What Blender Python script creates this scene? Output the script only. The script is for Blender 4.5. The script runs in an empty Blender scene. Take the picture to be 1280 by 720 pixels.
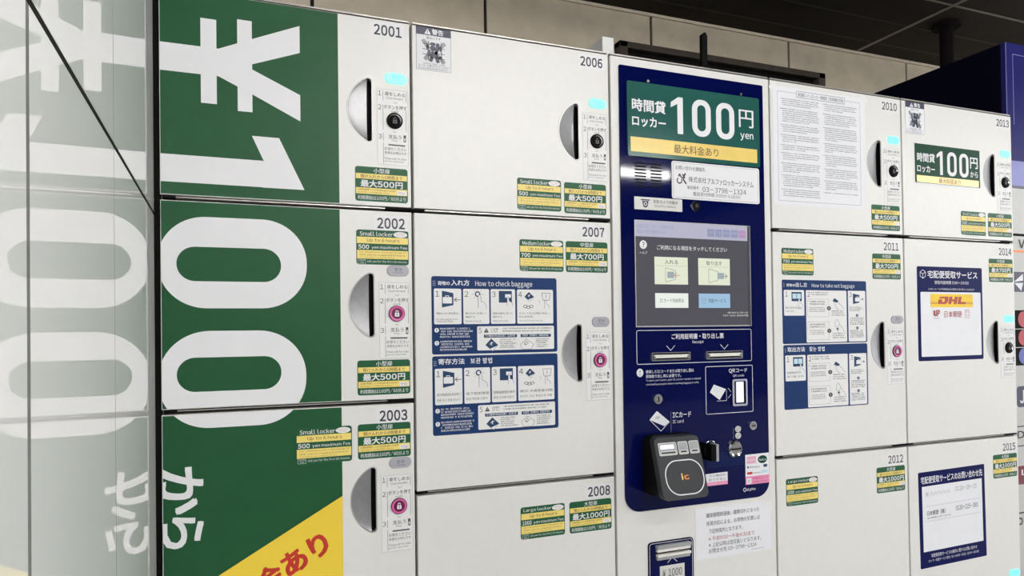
import bpy, bmesh, math, random
from mathutils import Vector, Matrix
SC = bpy.context.scene
COL = SC.collection
ZT = 1.80            # height of the locker tops above the floor; plane z below is measured from the locker tops

# ------------------------------------------------------------------ camera, world, lamps, exposure
CY, SY = math.cos(0.3712007), math.sin(0.3712007)
CP, SP = math.cos(0.0119201), math.sin(0.0119201)
f = Vector((SY * CP, CY * CP, SP))
r0 = Vector((CY, -SY, 0))
u0 = r0.cross(f)
c, s = math.cos(-0.0134274), math.sin(-0.0134274)
r = c * r0 + s * u0
u = -s * r0 + c * u0
cam = bpy.data.cameras.new('camera')
cam_o = bpy.data.objects.new('camera', cam)
COL.objects.link(cam_o)
M = Matrix(((r.x, u.x, -f.x), (r.y, u.y, -f.y), (r.z, u.z, -f.z))).to_4x4()
M.translation = Vector((0.12731, -1.18568, -0.55485 + ZT))
cam_o.matrix_world = M
cam.sensor_width = 36.0
cam.lens = 851.53 / 1280 * 36
cam.shift_x = (640 - 642.05) / 1280
cam.shift_y = (406.54 - 360) / 1280
cam.clip_start = 0.01
SC.camera = cam_o

SC.view_settings.view_transform = 'Standard'
SC.view_settings.look = 'None'
SC.view_settings.gamma = 1.0
SC.view_settings.use_curve_mapping = False
SC.view_settings.exposure = 0.07
world = bpy.data.worlds.new('world')
SC.world = world
world.use_nodes = True
bg = world.node_tree.nodes['Background']
bg.inputs[0].default_value = (0.95, 0.97, 1.0, 1)
bg.inputs[1].default_value = 3.1
TUBE_POWER = 86.0      # emission strength of the fluorescent tubes

# ------------------------------------------------------------------ materials
def lin(v):
    v /= 255.0
    return v / 12.92 if v <= 0.04045 else ((v + 0.055) / 1.055) ** 2.4
def rgb(r_, g_, b_): return (lin(r_), lin(g_), lin(b_), 1)
MATS = {}
def mat(name, col, rough=0.45, metal=0.0, spec=0.5, noise=0.0, nscale=30.0, bump=0.0, bscale=200.0, emit=None, estr=0.0, ior=1.5):
    m = bpy.data.materials.new(name)
    m.use_nodes = True
    nt = m.node_tree
    b = nt.nodes['Principled BSDF']
    b.inputs['Base Color'].default_value = col
    b.inputs['Roughness'].default_value = rough
    b.inputs['Metallic'].default_value = metal
    b.inputs['IOR'].default_value = ior
    b.inputs['Specular IOR Level'].default_value = spec
    tc = nt.nodes.new('ShaderNodeTexCoord')
    if noise > 0:
        n = nt.nodes.new('ShaderNodeTexNoise'); n.inputs['Scale'].default_value = nscale
        n.inputs['Detail'].default_value = 4
        nt.links.new(tc.outputs['Object'], n.inputs['Vector'])
        mr = nt.nodes.new('ShaderNodeMapRange')
        mr.inputs['From Min'].default_value = 0.3; mr.inputs['From Max'].default_value = 0.7
        mr.inputs['To Min'].default_value = 1 - noise; mr.inputs['To Max'].default_value = 1 + noise
        nt.links.new(n.outputs['Fac'], mr.inputs['Value'])
        mx = nt.nodes.new('ShaderNodeMix'); mx.data_type = 'RGBA'; mx.blend_type = 'MULTIPLY'
        mx.inputs['Factor'].default_value = 1.0
        mx.inputs[6].default_value = col
        nt.links.new(mr.outputs['Result'], mx.inputs[7])
        nt.links.new(mx.outputs[2], b.inputs['Base Color'])
    if bump > 0:
        n2 = nt.nodes.new('ShaderNodeTexNoise'); n2.inputs['Scale'].default_value = bscale
        nt.links.new(tc.outputs['Object'], n2.inputs['Vector'])
        bp = nt.nodes.new('ShaderNodeBump'); bp.inputs['Strength'].default_value = bump
        bp.inputs['Distance'].default_value = 0.001
        nt.links.new(n2.outputs['Fac'], bp.inputs['Height'])
        nt.links.new(bp.outputs['Normal'], b.inputs['Normal'])
    if emit:
        b.inputs['Emission Color'].default_value = emit
        b.inputs['Emission Strength'].default_value = estr
    MATS[name] = m
    return m

mat('locker_white', (0.80, 0.793, 0.770, 1), 0.34, noise=0.012, nscale=60, bump=0.06, bscale=420)
mat('locker_body', (0.075, 0.066, 0.055, 1), 0.6, noise=0.1)
mat('rail', (0.50, 0.48, 0.46, 1), 0.3, metal=0.6, noise=0.05)
mat('black', (0.005, 0.005, 0.005, 1), 0.6, spec=0.06, noise=0.1)
mat('green', (0.0115, 0.086, 0.031, 1), 0.42, spec=0.25, noise=0.05, nscale=25, bump=0.05, bscale=300)
mat('sticker_green', (0.018, 0.105, 0.046, 1), 0.4, spec=0.2, noise=0.03)
mat('sign_green', (0.020, 0.105, 0.090, 1), 0.12, noise=0.03)
mat('sign_green_dark', (0.006, 0.055, 0.030, 1), 0.35, spec=0.1, noise=0.03)
mat('vinyl_white', (0.83, 0.83, 0.86, 1), 0.4, noise=0.01)
mat('paper', (0.84, 0.85, 0.89, 1), 0.55, noise=0.012)
mat('label_white', (0.84, 0.84, 0.84, 1), 0.4, noise=0.01)
mat('label_grey', (0.70, 0.70, 0.68, 1), 0.4, noise=0.02)
mat('yellow', (0.90, 0.66, 0.055, 1), 0.4, noise=0.02)
mat('sticker_yellow', (0.90, 0.72, 0.20, 1), 0.4, noise=0.03)
mat('sign_yellow', (0.88, 0.66, 0.19, 1), 0.2, noise=0.03)
mat('red', (0.55, 0.030, 0.018, 1), 0.4, noise=0.03)
mat('ink', (0.035, 0.035, 0.042, 1), 0.5, noise=0.05)
mat('ink_grey', (0.085, 0.085, 0.095, 1), 0.5, noise=0.05)
mat('ink_faint', (0.34, 0.34, 0.34, 1), 0.5, noise=0.05)
mat('ink_brown', (0.17, 0.08, 0.03, 1), 0.5, noise=0.05)
mat('ink_red', (0.40, 0.03, 0.05, 1), 0.5, noise=0.05)
mat('warn_navy', (0.028, 0.032, 0.075, 1), 0.4, noise=0.04)
mat('poster_blue', (0.013, 0.040, 0.135, 1), 0.4, spec=0.12, noise=0.06, nscale=40)
mat('poster_navy', (0.002, 0.005, 0.075, 1), 0.35, spec=0.08, noise=0.04)
mat('panel_navy', (0.0012, 0.0035, 0.055, 1), 0.05, spec=0.22, noise=0.05, nscale=8)
mat('print_white', (0.78, 0.79, 0.83, 1), 0.35, noise=0.02)
mat('print_line', (0.42, 0.43, 0.55, 1), 0.35, noise=0.02)
mat('icon_blue', (0.02, 0.055, 0.13, 1), 0.4, spec=0.2, noise=0.04)
mat('steel', (0.29, 0.29, 0.30, 1), 0.36, metal=0.5, noise=0.06, nscale=90)
mat('steel_rim', (0.46, 0.46, 0.46, 1), 0.4, metal=0.5, noise=0.05)
mat('chrome', (0.68, 0.68, 0.69, 1), 0.18, metal=1.0, noise=0.04)
mat('cream_plastic', (0.80, 0.79, 0.74, 1), 0.35, noise=0.02)
mat('grey_plastic', (0.36, 0.37, 0.39, 1), 0.4, noise=0.03)
mat('dark_plastic', (0.028, 0.030, 0.034, 1), 0.45, spec=0.3, noise=0.06, bump=0.15, bscale=600)
mat('lamp_on', (0.25, 0.85, 0.75, 1), 0.3, noise=0.02, emit=(0.18, 1.0, 0.80, 1), estr=0.5)
mat('lamp_off', (0.42, 0.42, 0.47, 1), 0.3, noise=0.04)
mat('lamp_text_on', (0.05, 0.50, 0.42, 1), 0.4, noise=0.02)
mat('magenta', (0.60, 0.10, 0.32, 1), 0.35, noise=0.03, emit=(0.75, 0.12, 0.42, 1), estr=0.10)
mat('magenta_dark', (0.14, 0.006, 0.06, 1), 0.3, noise=0.03)
mat('pink', (0.85, 0.30, 0.52, 1), 0.4, noise=0.02)
mat('pink_pale', (0.85, 0.45, 0.58, 1), 0.4, noise=0.02)
mat('sky_pale', (0.55, 0.75, 0.85, 1), 0.4, noise=0.02)
mat('courier_yellow', (0.90, 0.60, 0.004, 1), 0.4, noise=0.02)
mat('courier_red', (0.42, 0.035, 0.02, 1), 0.4, noise=0.02)
mat('orange', (0.85, 0.25, 0.04, 1), 0.4, noise=0.02)
mat('screen_dark', (0.02, 0.02, 0.022, 1), 0.12, noise=0.02, emit=(0.075, 0.072, 0.088, 1), estr=0.85)
mat('screen_head', (0.05, 0.05, 0.06, 1), 0.12, noise=0.02, emit=(0.50, 0.49, 0.62, 1), estr=0.80)
mat('screen_button', (0.05, 0.05, 0.05, 1), 0.12, noise=0.02, emit=(0.74, 0.78, 0.62, 1), estr=0.92)
mat('screen_button_white', (0.05, 0.05, 0.05, 1), 0.12, noise=0.02, emit=(0.80, 0.86, 0.80, 1), estr=0.92)
mat('screen_button_blue', (0.05, 0.05, 0.05, 1), 0.12, noise=0.02, emit=(0.30, 0.50, 0.70, 1), estr=0.92)
mat('screen_tab', (0.05, 0.05, 0.05, 1), 0.12, noise=0.02, emit=(0.26, 0.29, 0.45, 1), estr=0.9)
mat('screen_tab_pink', (0.05, 0.05, 0.05, 1), 0.12, noise=0.02, emit=(0.45, 0.25, 0.48, 1), estr=0.9)
mat('screen_text', (0.05, 0.05, 0.05, 1), 0.12, noise=0.02, emit=(0.80, 0.80, 0.78, 1), estr=0.9)
mat('screen_grey', (0.05, 0.05, 0.05, 1), 0.12, noise=0.02, emit=(0.32, 0.38, 0.40, 1), estr=0.9)
mat('screen_ink', (0.02, 0.02, 0.02, 1), 0.12, noise=0.02, emit=(0.04, 0.04, 0.04, 1), estr=1.0)
mat('led_white', (0.5, 0.5, 0.6, 1), 0.2, noise=0.02, emit=(0.75, 0.75, 0.95, 1), estr=0.9)
mat('wall_panel', (0.93, 0.93, 0.91, 1), 0.003, noise=0.015, nscale=4, ior=1.52)
mat('wall_seam', (0.22, 0.22, 0.21, 1), 0.9, spec=0.0, noise=0.1)
mat('wall_joint', (0.030, 0.030, 0.025, 1), 0.9, spec=0.0, noise=0.1)
mat('back_wall', (0.49, 0.425, 0.325, 1), 0.7, noise=0.10, nscale=14, bump=0.2, bscale=90)
mat('back_joint', (0.012, 0.011, 0.010, 1), 0.8, noise=0.2, nscale=60)
mat('trim_light', (0.55, 0.48, 0.38, 1), 0.5, noise=0.08)
mat('vent_frame', (0.05, 0.041, 0.034, 1), 0.7, spec=0.15, noise=0.15)
mat('hanger_dark', (0.006, 0.005, 0.005, 1), 0.8, spec=0.05, noise=0.15)
mat('ceiling', (0.026, 0.021, 0.017, 1), 0.8, spec=0.1, noise=0.18, nscale=5)
mat('ceiling_line', (0.15, 0.13, 0.11, 1), 0.5, noise=0.1)
mat('floor', (0.30, 0.29, 0.28, 1), 0.35, noise=0.08, nscale=3)
mat('hall_wall', (0.05, 0.05, 0.055, 1), 0.7, noise=0.1, nscale=2)
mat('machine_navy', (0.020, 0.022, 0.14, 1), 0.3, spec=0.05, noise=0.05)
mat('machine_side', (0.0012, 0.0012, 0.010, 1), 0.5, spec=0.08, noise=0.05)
mat('machine_line', (0.30, 0.28, 0.55, 1), 0.3, noise=0.03)
mat('machine_grey', (0.55, 0.55, 0.54, 1), 0.4, noise=0.03)
mat('machine_blue', (0.09, 0.10, 0.42, 1), 0.3, noise=0.03)
mat('machine_red', (0.45, 0.02, 0.03, 1), 0.35, noise=0.03)
mat('machine_maroon', (0.17, 0.008, 0.02, 1), 0.35, noise=0.03)
mat('lamp_housing', (0.75, 0.75, 0.73, 1), 0.4, noise=0.02)
mat('tube', (0.9, 0.9, 0.9, 1), 0.3, noise=0.01, emit=(1.0, 0.985, 0.95, 1), estr=TUBE_POWER)
mat('tube_fill', (0.9, 0.9, 0.9, 1), 0.3, noise=0.01, emit=(1.0, 0.985, 0.95, 1), estr=TUBE_POWER * 0.60)  # weaker tube for the added fill lamp

# ------------------------------------------------------------------ object helpers
WP = {}
def place(o, parent, loc):
    """loc is in plane coordinates (x, y, z from the locker tops)."""
    COL.objects.link(o)
    w = Vector((loc[0], loc[1], loc[2] + ZT))
    WP[o.name] = w
    if parent is not None:
        o.parent = parent
        o.location = w - WP[parent.name]
    else:
        o.location = w
    return o
def empty(name, loc, label, cat, group=None):
    o = bpy.data.objects.new(name, None)
    o.empty_display_size = 0.05
    place(o, None, loc)
    tag(o, label, cat, group)
    return o
def tag(o, label, cat, group=None):
    o['label'] = label; o['category'] = cat
    if group: o['group'] = group
    return o
def struct(o):
    o['kind'] = 'structure'
    return o

class MB:
    """collects faces with materials; coordinates are plane coordinates relative to org"""
    def __init__(self): self.v = []; self.fc = []; self.mk = []; self.names = []
    def mi(self, m):
        if m not in self.names: self.names.append(m)
        return self.names.index(m)
    def face(self, pts, m):
        n = len(self.v); self.v += [tuple(p) for p in pts]
        self.fc.append(tuple(range(n, n + len(pts)))); self.mk.append(self.mi(m))
    def box(self, a, b, m, bev=0.0):
        x0, y0, z0 = [min(a[i], b[i]) for i in range(3)]; x1, y1, z1 = [max(a[i], b[i]) for i in range(3)]
        if bev <= 0:
            P = [(x0, y0, z0), (x1, y0, z0), (x1, y1, z0), (x0, y1, z0), (x0, y0, z1), (x1, y0, z1), (x1, y1, z1), (x0, y1, z1)]
            for q in ((0, 3, 2, 1), (4, 5, 6, 7), (0, 1, 5, 4), (1, 2, 6, 5), (2, 3, 7, 6), (3, 0, 4, 7)): self.face([P[i] for i in q], m)
            return
        bm = bmesh.new(); bmesh.ops.create_cube(bm, size=1)
        for v in bm.verts: v.co = ((x0 + x1) / 2 + v.co.x * (x1 - x0), (y0 + y1) / 2 + v.co.y * (y1 - y0), (z0 + z1) / 2 + v.co.z * (z1 - z0))
        bmesh.ops.bevel(bm, geom=bm.edges[:], offset=bev, segments=2, profile=0.5, affect='EDGES')
        for fa in bm.faces: self.face([v.co for v in fa.verts], m)
        bm.free()
    def prism(self, pts, y0, y1, m, side=None, back=False):
        """outline pts (x,z) counter-clockwise seen from the front, front at y0, sides back to y1"""
        self.face([(x, y0, z) for x, z in pts], m)
        n = len(pts)
        for i in range(n):
            a, b = pts[i], pts[(i + 1) % n]
            self.face([(a[0], y0, a[1]), (a[0], y1, a[1]), (b[0], y1, b[1]), (b[0], y0, b[1])], side or m)
        if back: self.face([(x, y1, z) for x, z in reversed(pts)], m)
    def cyl(self, p, q, rad, m, n=20, rad2=None, caps=True):
        p = Vector(p); q = Vector(q); d = (q - p).normalized()
        a = d.orthogonal().normalized(); b = d.cross(a)
        rad2 = rad if rad2 is None else rad2
        A = [p + rad * (math.cos(t) * a + math.sin(t) * b) for t in [2 * math.pi * i / n for i in range(n)]]
        B = [q + rad2 * (math.cos(t) * a + math.sin(t) * b) for t in [2 * math.pi * i / n for i in range(n)]]
        for i in range(n): self.face([A[i], A[(i + 1) % n], B[(i + 1) % n], B[i]], m)
        if caps: self.face(list(reversed(A)), m); self.face(B, m)
    def mesh(self, name, org=(0, 0, 0)):
        me = bpy.data.meshes.new(name)
        o = Vector(org)
        me.from_pydata([tuple(Vector(v) - o) for v in self.v], [], self.fc)
        for m in self.names: me.materials.append(MATS[m])
        me.polygons.foreach_set('material_index', self.mk)
        me.update()
        return me
    def obj(self, name, parent=None, org=None, weld=False):
        if org is None:
            xs = [v[0] for v in self.v]; ys = [v[1] for v in self.v]; zs = [v[2] for v in self.v]
            org = ((min(xs) + max(xs)) / 2, (min(ys) + max(ys)) / 2, (min(zs) + max(zs)) / 2)
        me = self.mesh(name, org)
        if weld:
            bm = bmesh.new(); bm.from_mesh(me); bmesh.ops.remove_doubles(bm, verts=bm.verts, dist=1e-5)
            bmesh.ops.recalc_face_normals(bm, faces=bm.faces); bm.to_mesh(me); bm.free()
        return place(bpy.data.objects.new(name, me), parent, org)

# ------------------------------------------------------------------ lettering: font outlines turned into flat meshes
GLY = {}
EM = []
def one_glyph(ch):
    """outline of a single letter as triangles, plus its inked width"""
    if ch in GLY: return GLY[ch]
    cu = bpy.data.curves.new('lettering', 'FONT')
    cu.body = ch; cu.size = 1.0; cu.resolution_u = 3; cu.fill_mode = 'FRONT'
    ob = bpy.data.objects.new('lettering', cu); COL.objects.link(ob)
    dg = bpy.context.evaluated_depsgraph_get(); dg.update()
    me = bpy.data.meshes.new_from_object(ob.evaluated_get(dg))
    vs = [(v.co.x, v.co.y) for v in me.vertices]; fs = [tuple(p.vertices) for p in me.polygons]
    out = []
    for fa in fs:
        a = 0.0
        for i in range(len(fa)):
            p, q = vs[fa[i]], vs[fa[(i + 1) % len(fa)]]; a += p[0] * q[1] - q[0] * p[1]
        out.append(fa if a > 0 else tuple(reversed(fa)))
    bpy.data.meshes.remove(me); bpy.data.objects.remove(ob); bpy.data.curves.remove(cu)
    xs = [v[0] for v in vs] or [0.0]
    GLY[ch] = (vs, out, min(xs), max(xs))
    return GLY[ch]
def glyphs(txt, bold=0.0):
    """letters set in one even sans face; bold thickens by overlaying shifted outlines"""
    k = (txt, bold)
    if k in GLY: return GLY[k]
    if not EM:
        g = one_glyph('国国'); h = one_glyph('国'); EM.append((g[3] - g[2]) - (h[3] - h[2]))
    V, F, x, S = [], [], 0.0, []
    sh = [(0, 0)]
    if bold >= 0.014: sh = [(bold, bold), (-bold, bold), (bold, -bold), (-bold, -bold), (0, 0)]
    elif bold > 0: sh = [(bold, 0), (-bold, 0)]
    for ch in txt:
        if ch == ' ': x += 0.26 * EM[0]; continue
        wide = chr(ord(ch) + 0xFEE0) if 33 <= ord(ch) <= 126 else ch
        vs, fs, lo, hi = one_glyph(wide)
        if wide != ch: ox = x + 0.05 * EM[0] - lo; x += (hi - lo) + (0.10 + 2 * bold) * EM[0]
        else: ox = x; x += EM[0]
        for si, (dx, dz) in enumerate(sh):
            S += [si] * len(vs)
            n = len(V); V += [(v[0] + ox + dx, v[1] + dz) for v in vs]; F += [tuple(n + i for i in fa) for fa in fs]
    GLY[k] = (V, F, S)
    return GLY[k]

def arc(cx, cz, rx, rz, a0, a1, n):
    return [(cx + rx * math.cos(math.radians(a0 + (a1 - a0) * i / n)), cz + rz * math.sin(math.radians(a0 + (a1 - a0) * i / n))) for i in range(n + 1)]
def ell(cx, cz, rx, rz, n=28): return arc(cx, cz, rx, rz, 0, 360 - 360 / n, n - 1)
def rr(x0, z0, x1, z1, rad, n=5):
    x0, x1 = min(x0, x1), max(x0, x1); z0, z1 = min(z0, z1), max(z0, z1)
    if isinstance(rad, (int, float)): rad = (rad,) * 4      # bottom-left, bottom-right, top-right, top-left
    P = []
    for (cx, cz, a, q) in ((x0, z0, 180, rad[0]), (x1, z0, 270, rad[1]), (x1, z1, 0, rad[2]), (x0, z1, 90, rad[3])):
        if q <= 0: P.append((cx, cz)); continue
        sx = 1 if cx == x0 else -1; sz = 1 if cz == z0 else -1
        P += arc(cx + sx * q, cz + sz * q, q, q, a, a + 90, n)
    return P
DL = 0.00022
class Decal(MB):
    """flat printing on a surface facing -Y at depth y; layer L sits L*DL in front of it"""
    def __init__(self, y=0.0): super().__init__(); self.y = y
    def poly(self, pts, m, L=1): 
        a = sum(pts[i][0] * pts[(i + 1) % len(pts)][1] - pts[(i + 1) % len(pts)][0] * pts[i][1] for i in range(len(pts)))
        if a < 0: pts = list(reversed(pts))
        y = self.y - L * DL
        self.face([(x, y, z) for x, z in pts], m)
    def rect(self, x0, z0, x1, z1, m, L=1): self.poly([(x0, z0), (x1, z0), (x1, z1), (x0, z1)], m, L)
    def base(self, pts, m, L=1, side=None):
        a = sum(pts[i][0] * pts[(i + 1) % len(pts)][1] - pts[(i + 1) % len(pts)][0] * pts[i][1] for i in range(len(pts)))
        if a < 0: pts = list(reversed(pts))
        self.prism(pts, self.y - L * DL, self.y, m, side)
    def line(self, p, q, w, m, L=2):
        d = Vector((q[0] - p[0], q[1] - p[1])); 
        if d.length < 1e-9: return
        n = Vector((-d.y, d.x)).normalized() * (w / 2)
        self.poly([(p[0] - n.x, p[1] - n.y), (q[0] - n.x, q[1] - n.y), (q[0] + n.x, q[1] + n.y), (p[0] + n.x, p[1] + n.y)], m, L)
    def path(self, pts, w, m, L=2, closed=False):
        for i in range(len(pts) - (0 if closed else 1)): self.line(pts[i], pts[(i + 1) % len(pts)], w, m, L)
    def ring(self, outer, inner, m, L=2):
        n = len(outer); y = self.y - L * DL
        for i in range(n):
            j = (i + 1) % n
            self.face([(outer[i][0], y, outer[i][1]), (outer[j][0], y, outer[j][1]), (inner[j][0], y, inner[j][1]), (inner[i][0], y, inner[i][1])], m)
    def text(self, txt, box, m, L=2, bold=0.0, rot=None, fn=None, keep=False, clipx=None):
        """stretch the inked outline of txt to box = (x0, z0, x1, z1); rot=-90 turns it clockwise first; keep holds the letter's own width"""
        vs, fs, sub = glyphs(txt, bold)
        if rot == -90: vs = [(y, -x) for x, y in vs]
        xs = [v[0] for v in vs]; zs = [v[1] for v in vs]
        ax, bx, az, bz = min(xs), max(xs), min(zs), max(zs)
        x0, z0, x1, z1 = min(box[0], box[2]), min(box[1], box[3]), max(box[0], box[2]), max(box[1], box[3])
        if keep:
            w = (bx - ax) * (z1 - z0) / (bz - az); xm = (x0 + x1) / 2; x0, x1 = xm - w / 2, xm + w / 2
        W = [(x0 + (v[0] - ax) / max(bx - ax, 1e-6) * (x1 - x0), z0 + (v[1] - az) / max(bz - az, 1e-6) * (z1 - z0)) for v in vs]
        if fn: W = [fn(*p) for p in W]
        if clipx is not None:
            for fa in fs:
                P = clip([W[i] for i in fa], None, None, clipx)
                if len(P) > 2: self.poly(P, m, L + 0.18 * sub[fa[0]])
            return
        n = len(self.v); y = self.y - L * DL
        self.v += [(x, y - 0.18 * DL * sub[i], z) for i, (x, z) in enumerate(W)]
        k = self.mi(m)
        for fa in fs: self.fc.append(tuple(n + i for i in fa)); self.mk.append(k)
    def scrib(self, x0, z0, x1, z1, rows, m, L=2, seed=1, ratio=0.62, fill=0.55, ragged=0.25):
        """lines of print too small to read: rows of little strokes"""
        rnd = random.Random(seed)
        x0, x1 = min(x0, x1), max(x0, x1); z0, z1 = min(z0, z1), max(z0, z1)
        p = (z1 - z0) / rows; h = p * ratio
        for i in range(rows):
            zt = z1 - i * p
            xe = x1 - (x1 - x0) * rnd.random() * ragged
            x = x0
            while x < xe - h * 0.5:
                w = h * (0.75 + rnd.random() * 0.35)
                k = rnd.random()
                if k < 0.10: x += w * 0.8; continue
                g = w * 0.16
                zb = zt - h
                self.rect(x, zb + h * rnd.uniform(0.55, 0.8), x + w - g, zb + h * rnd.uniform(0.86, 1.0), m, L)
                self.rect(x, zb + h * rnd.uniform(0, 0.1), x + w - g, zb + h * rnd.uniform(0.2, 0.4), m, L)
                if k > 0.4: 
                    xx = x + (w - g) * rnd.uniform(0.1, 0.7)
                    self.rect(xx, zb, xx + w * 0.2, zt, m, L)
                x += w
def stamp(name, dec, parent, org):
    return dec.obj(name, parent, org)

# ------------------------------------------------------------------ the setting
def slab(name, a, b, m):
    q = MB(); q.box(a, b, m); return struct(q.obj(name))
slab('floor', (-4, -9, -1.80), (16, 1.10, -1.90), 'floor')
BW = 1.0
# ceiling with its joints
CX = 4.6
q = MB(); q.box((-4, -9, 0.64), (CX, 1.10, 0.72), 'ceiling')
for y_ in (0.90, 0.74): q.box((-4, y_ - 0.004, 0.6385), (CX, y_ + 0.004, 0.6405), 'back_joint')
for x_ in (-2.9, 0.83, 1.70, 4.3): q.box((x_ - 0.003, -9, 0.6385), (x_ + 0.003, 0.98, 0.6405), 'back_joint')
q.box((-4, 0.555, 0.6375), (CX, 0.563, 0.6405), 'ceiling_line')
q.box((2.565, -9, 0.6370), (2.580, 0.98, 0.6405), 'ceiling_line')
for y_ in (-0.4, -1.4, -2.4, -4.4, -6.0): q.box((-4, y_ - 0.004, 0.6385), (CX, y_ + 0.004, 0.6405), 'ceiling_line')
struct(q.obj('ceiling'))
# back wall over the lockers: wide boards with dark open joints
q = MB()
js = [-4, -3.0, -2.34, -1.68, -1.02, -0.36, 0.32, 0.89, 1.55, 2.21, 2.88, 3.54, 4.2, 4.6]
for i in range(len(js) - 1): q.box((js[i] + 0.006, BW, -1.80), (js[i + 1] - 0.006, BW + 0.03, 0.64), 'back_wall')
q.box((-4, BW + 0.012, -1.80), (4.6, BW + 0.06, 0.64), 'back_joint')
struct(q.obj('wall_back'))
q = MB(); q.box((-4, BW - 0.010, 0.629), (4.6, BW + 0.0, 0.64), 'trim_light', 0.001); struct(q.obj('trim_1'))
slab('wall_front', (-4, -9.1, -1.80), (16, -9.0, 2.40), 'hall_wall')  # unseen; made tall to keep the sky out of glossy reflections
# glossy white side wall in front of the lockers, six enamelled panels with open joints
DW = math.radians(1.6)
WN = Vector((math.cos(DW), math.sin(DW), 0)); WD = Vector((math.sin(DW), -math.cos(DW), 0)); WC = -0.0087
def wp(s_, z_, d_=0.0):
    p = WN * (WC + d_) + WD * s_
    return (p.x, p.y, z_)
def wbox(q, s0, s1, z0, z1, d0, d1, m):
    P = [wp(s0, z0, d0), wp(s1, z0, d0), wp(s1, z0, d1), wp(s0, z0, d1), wp(s0, z1, d0), wp(s1, z1, d0), wp(s1, z1, d1), wp(s0, z1, d1)]
    for k in ((0, 1, 2, 3), (4, 7, 6, 5), (0, 4, 5, 1), (1, 5, 6, 2), (2, 6, 7, 3), (3, 7, 4, 0)): q.face([P[i] for i in k], m)
q = MB()
edges = [(-0.012, 0.4030), (0.4060, 0.7240), (0.7315, 1.05)]
for a, b in edges:
    for z0, z1 in ((-1.80, -0.3630), (-0.3572, 0.635)):
        wbox(q, a, b, z0, z1, -0.02, 0.0, 'wall_panel')
wbox(q, -0.012, 1.05, -1.80, 0.635, -0.05, -0.006, 'wall_joint')
wbox(q, -0.012, 1.05, -0.3630, -0.3572, -0.006, -0.0002, 'wall_joint')
for a, b in ((0.4030, 0.4060), (0.7240, 0.7315)):
    for z0, z1 in ((-1.80, -0.3630), (-0.3572, 0.635)): wbox(q, a, b, z0, z1, -0.006, -0.00006, 'wall_seam')
struct(q.obj('wall_left'))
q = MB(); q.box((-0.0088, 0.006, -1.80), (0.0008, 0.018, 0.0), 'black'); struct(q.obj('gap_shade'))      # black strip standing in for the shade between side wall and lockers

# ------------------------------------------------------------------ ceiling lamps of the hall and two added fill lamps (bare fluorescent tubes)
def ceiling_lamp(x0, x1, y_, label, tube='tube'):
    t = empty('ceiling_light', ((x0 + x1) / 2, y_, 0.64), label, 'ceiling light', 'fluorescent ceiling lights of the hall')
    q = MB(); q.box((x0 - 0.03, y_ - 0.05, 0.625), (x1 + 0.03, y_ + 0.05, 0.64), 'lamp_housing', 0.003); q.obj('housing', t)
    for xx in (x0 - 0.012, x1 + 0.012):
        q = MB(); q.box((xx - 0.012, y_ - 0.015, 0.58), (xx + 0.012, y_ + 0.015, 0.63), 'lamp_housing', 0.002)
        q.obj('lamp_holder', t)
    q = MB(); q.cyl((x0, y_, 0.595), (x1, y_, 0.595), 0.022, tube, 16); q.obj('tube', t)
ceiling_lamp(0.45, 3.04, -3.1, 'long fluorescent ceiling light opposite the green signed lockers')
q = MB(); q.box((4.55, -3.13, 0.64), (7.40, -3.07, 0.70), 'lamp_housing', 0.003); struct(q.obj('trim_2'))      # trunking that carries the next lamp
ceiling_lamp(4.80, 7.30, -3.1, 'long fluorescent ceiling light on the trunking past the ceiling edge')
ceiling_lamp(0.55, 1.65, -1.75, 'added short dim fill light near the white side wall', 'tube_fill')  # no known fitting; added to brighten the side wall
ceiling_lamp(0.60, 3.20, -5.4, 'added long fill light farther out over the hall floor')  # extra unseen lamp, added as fill from the hall


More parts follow.
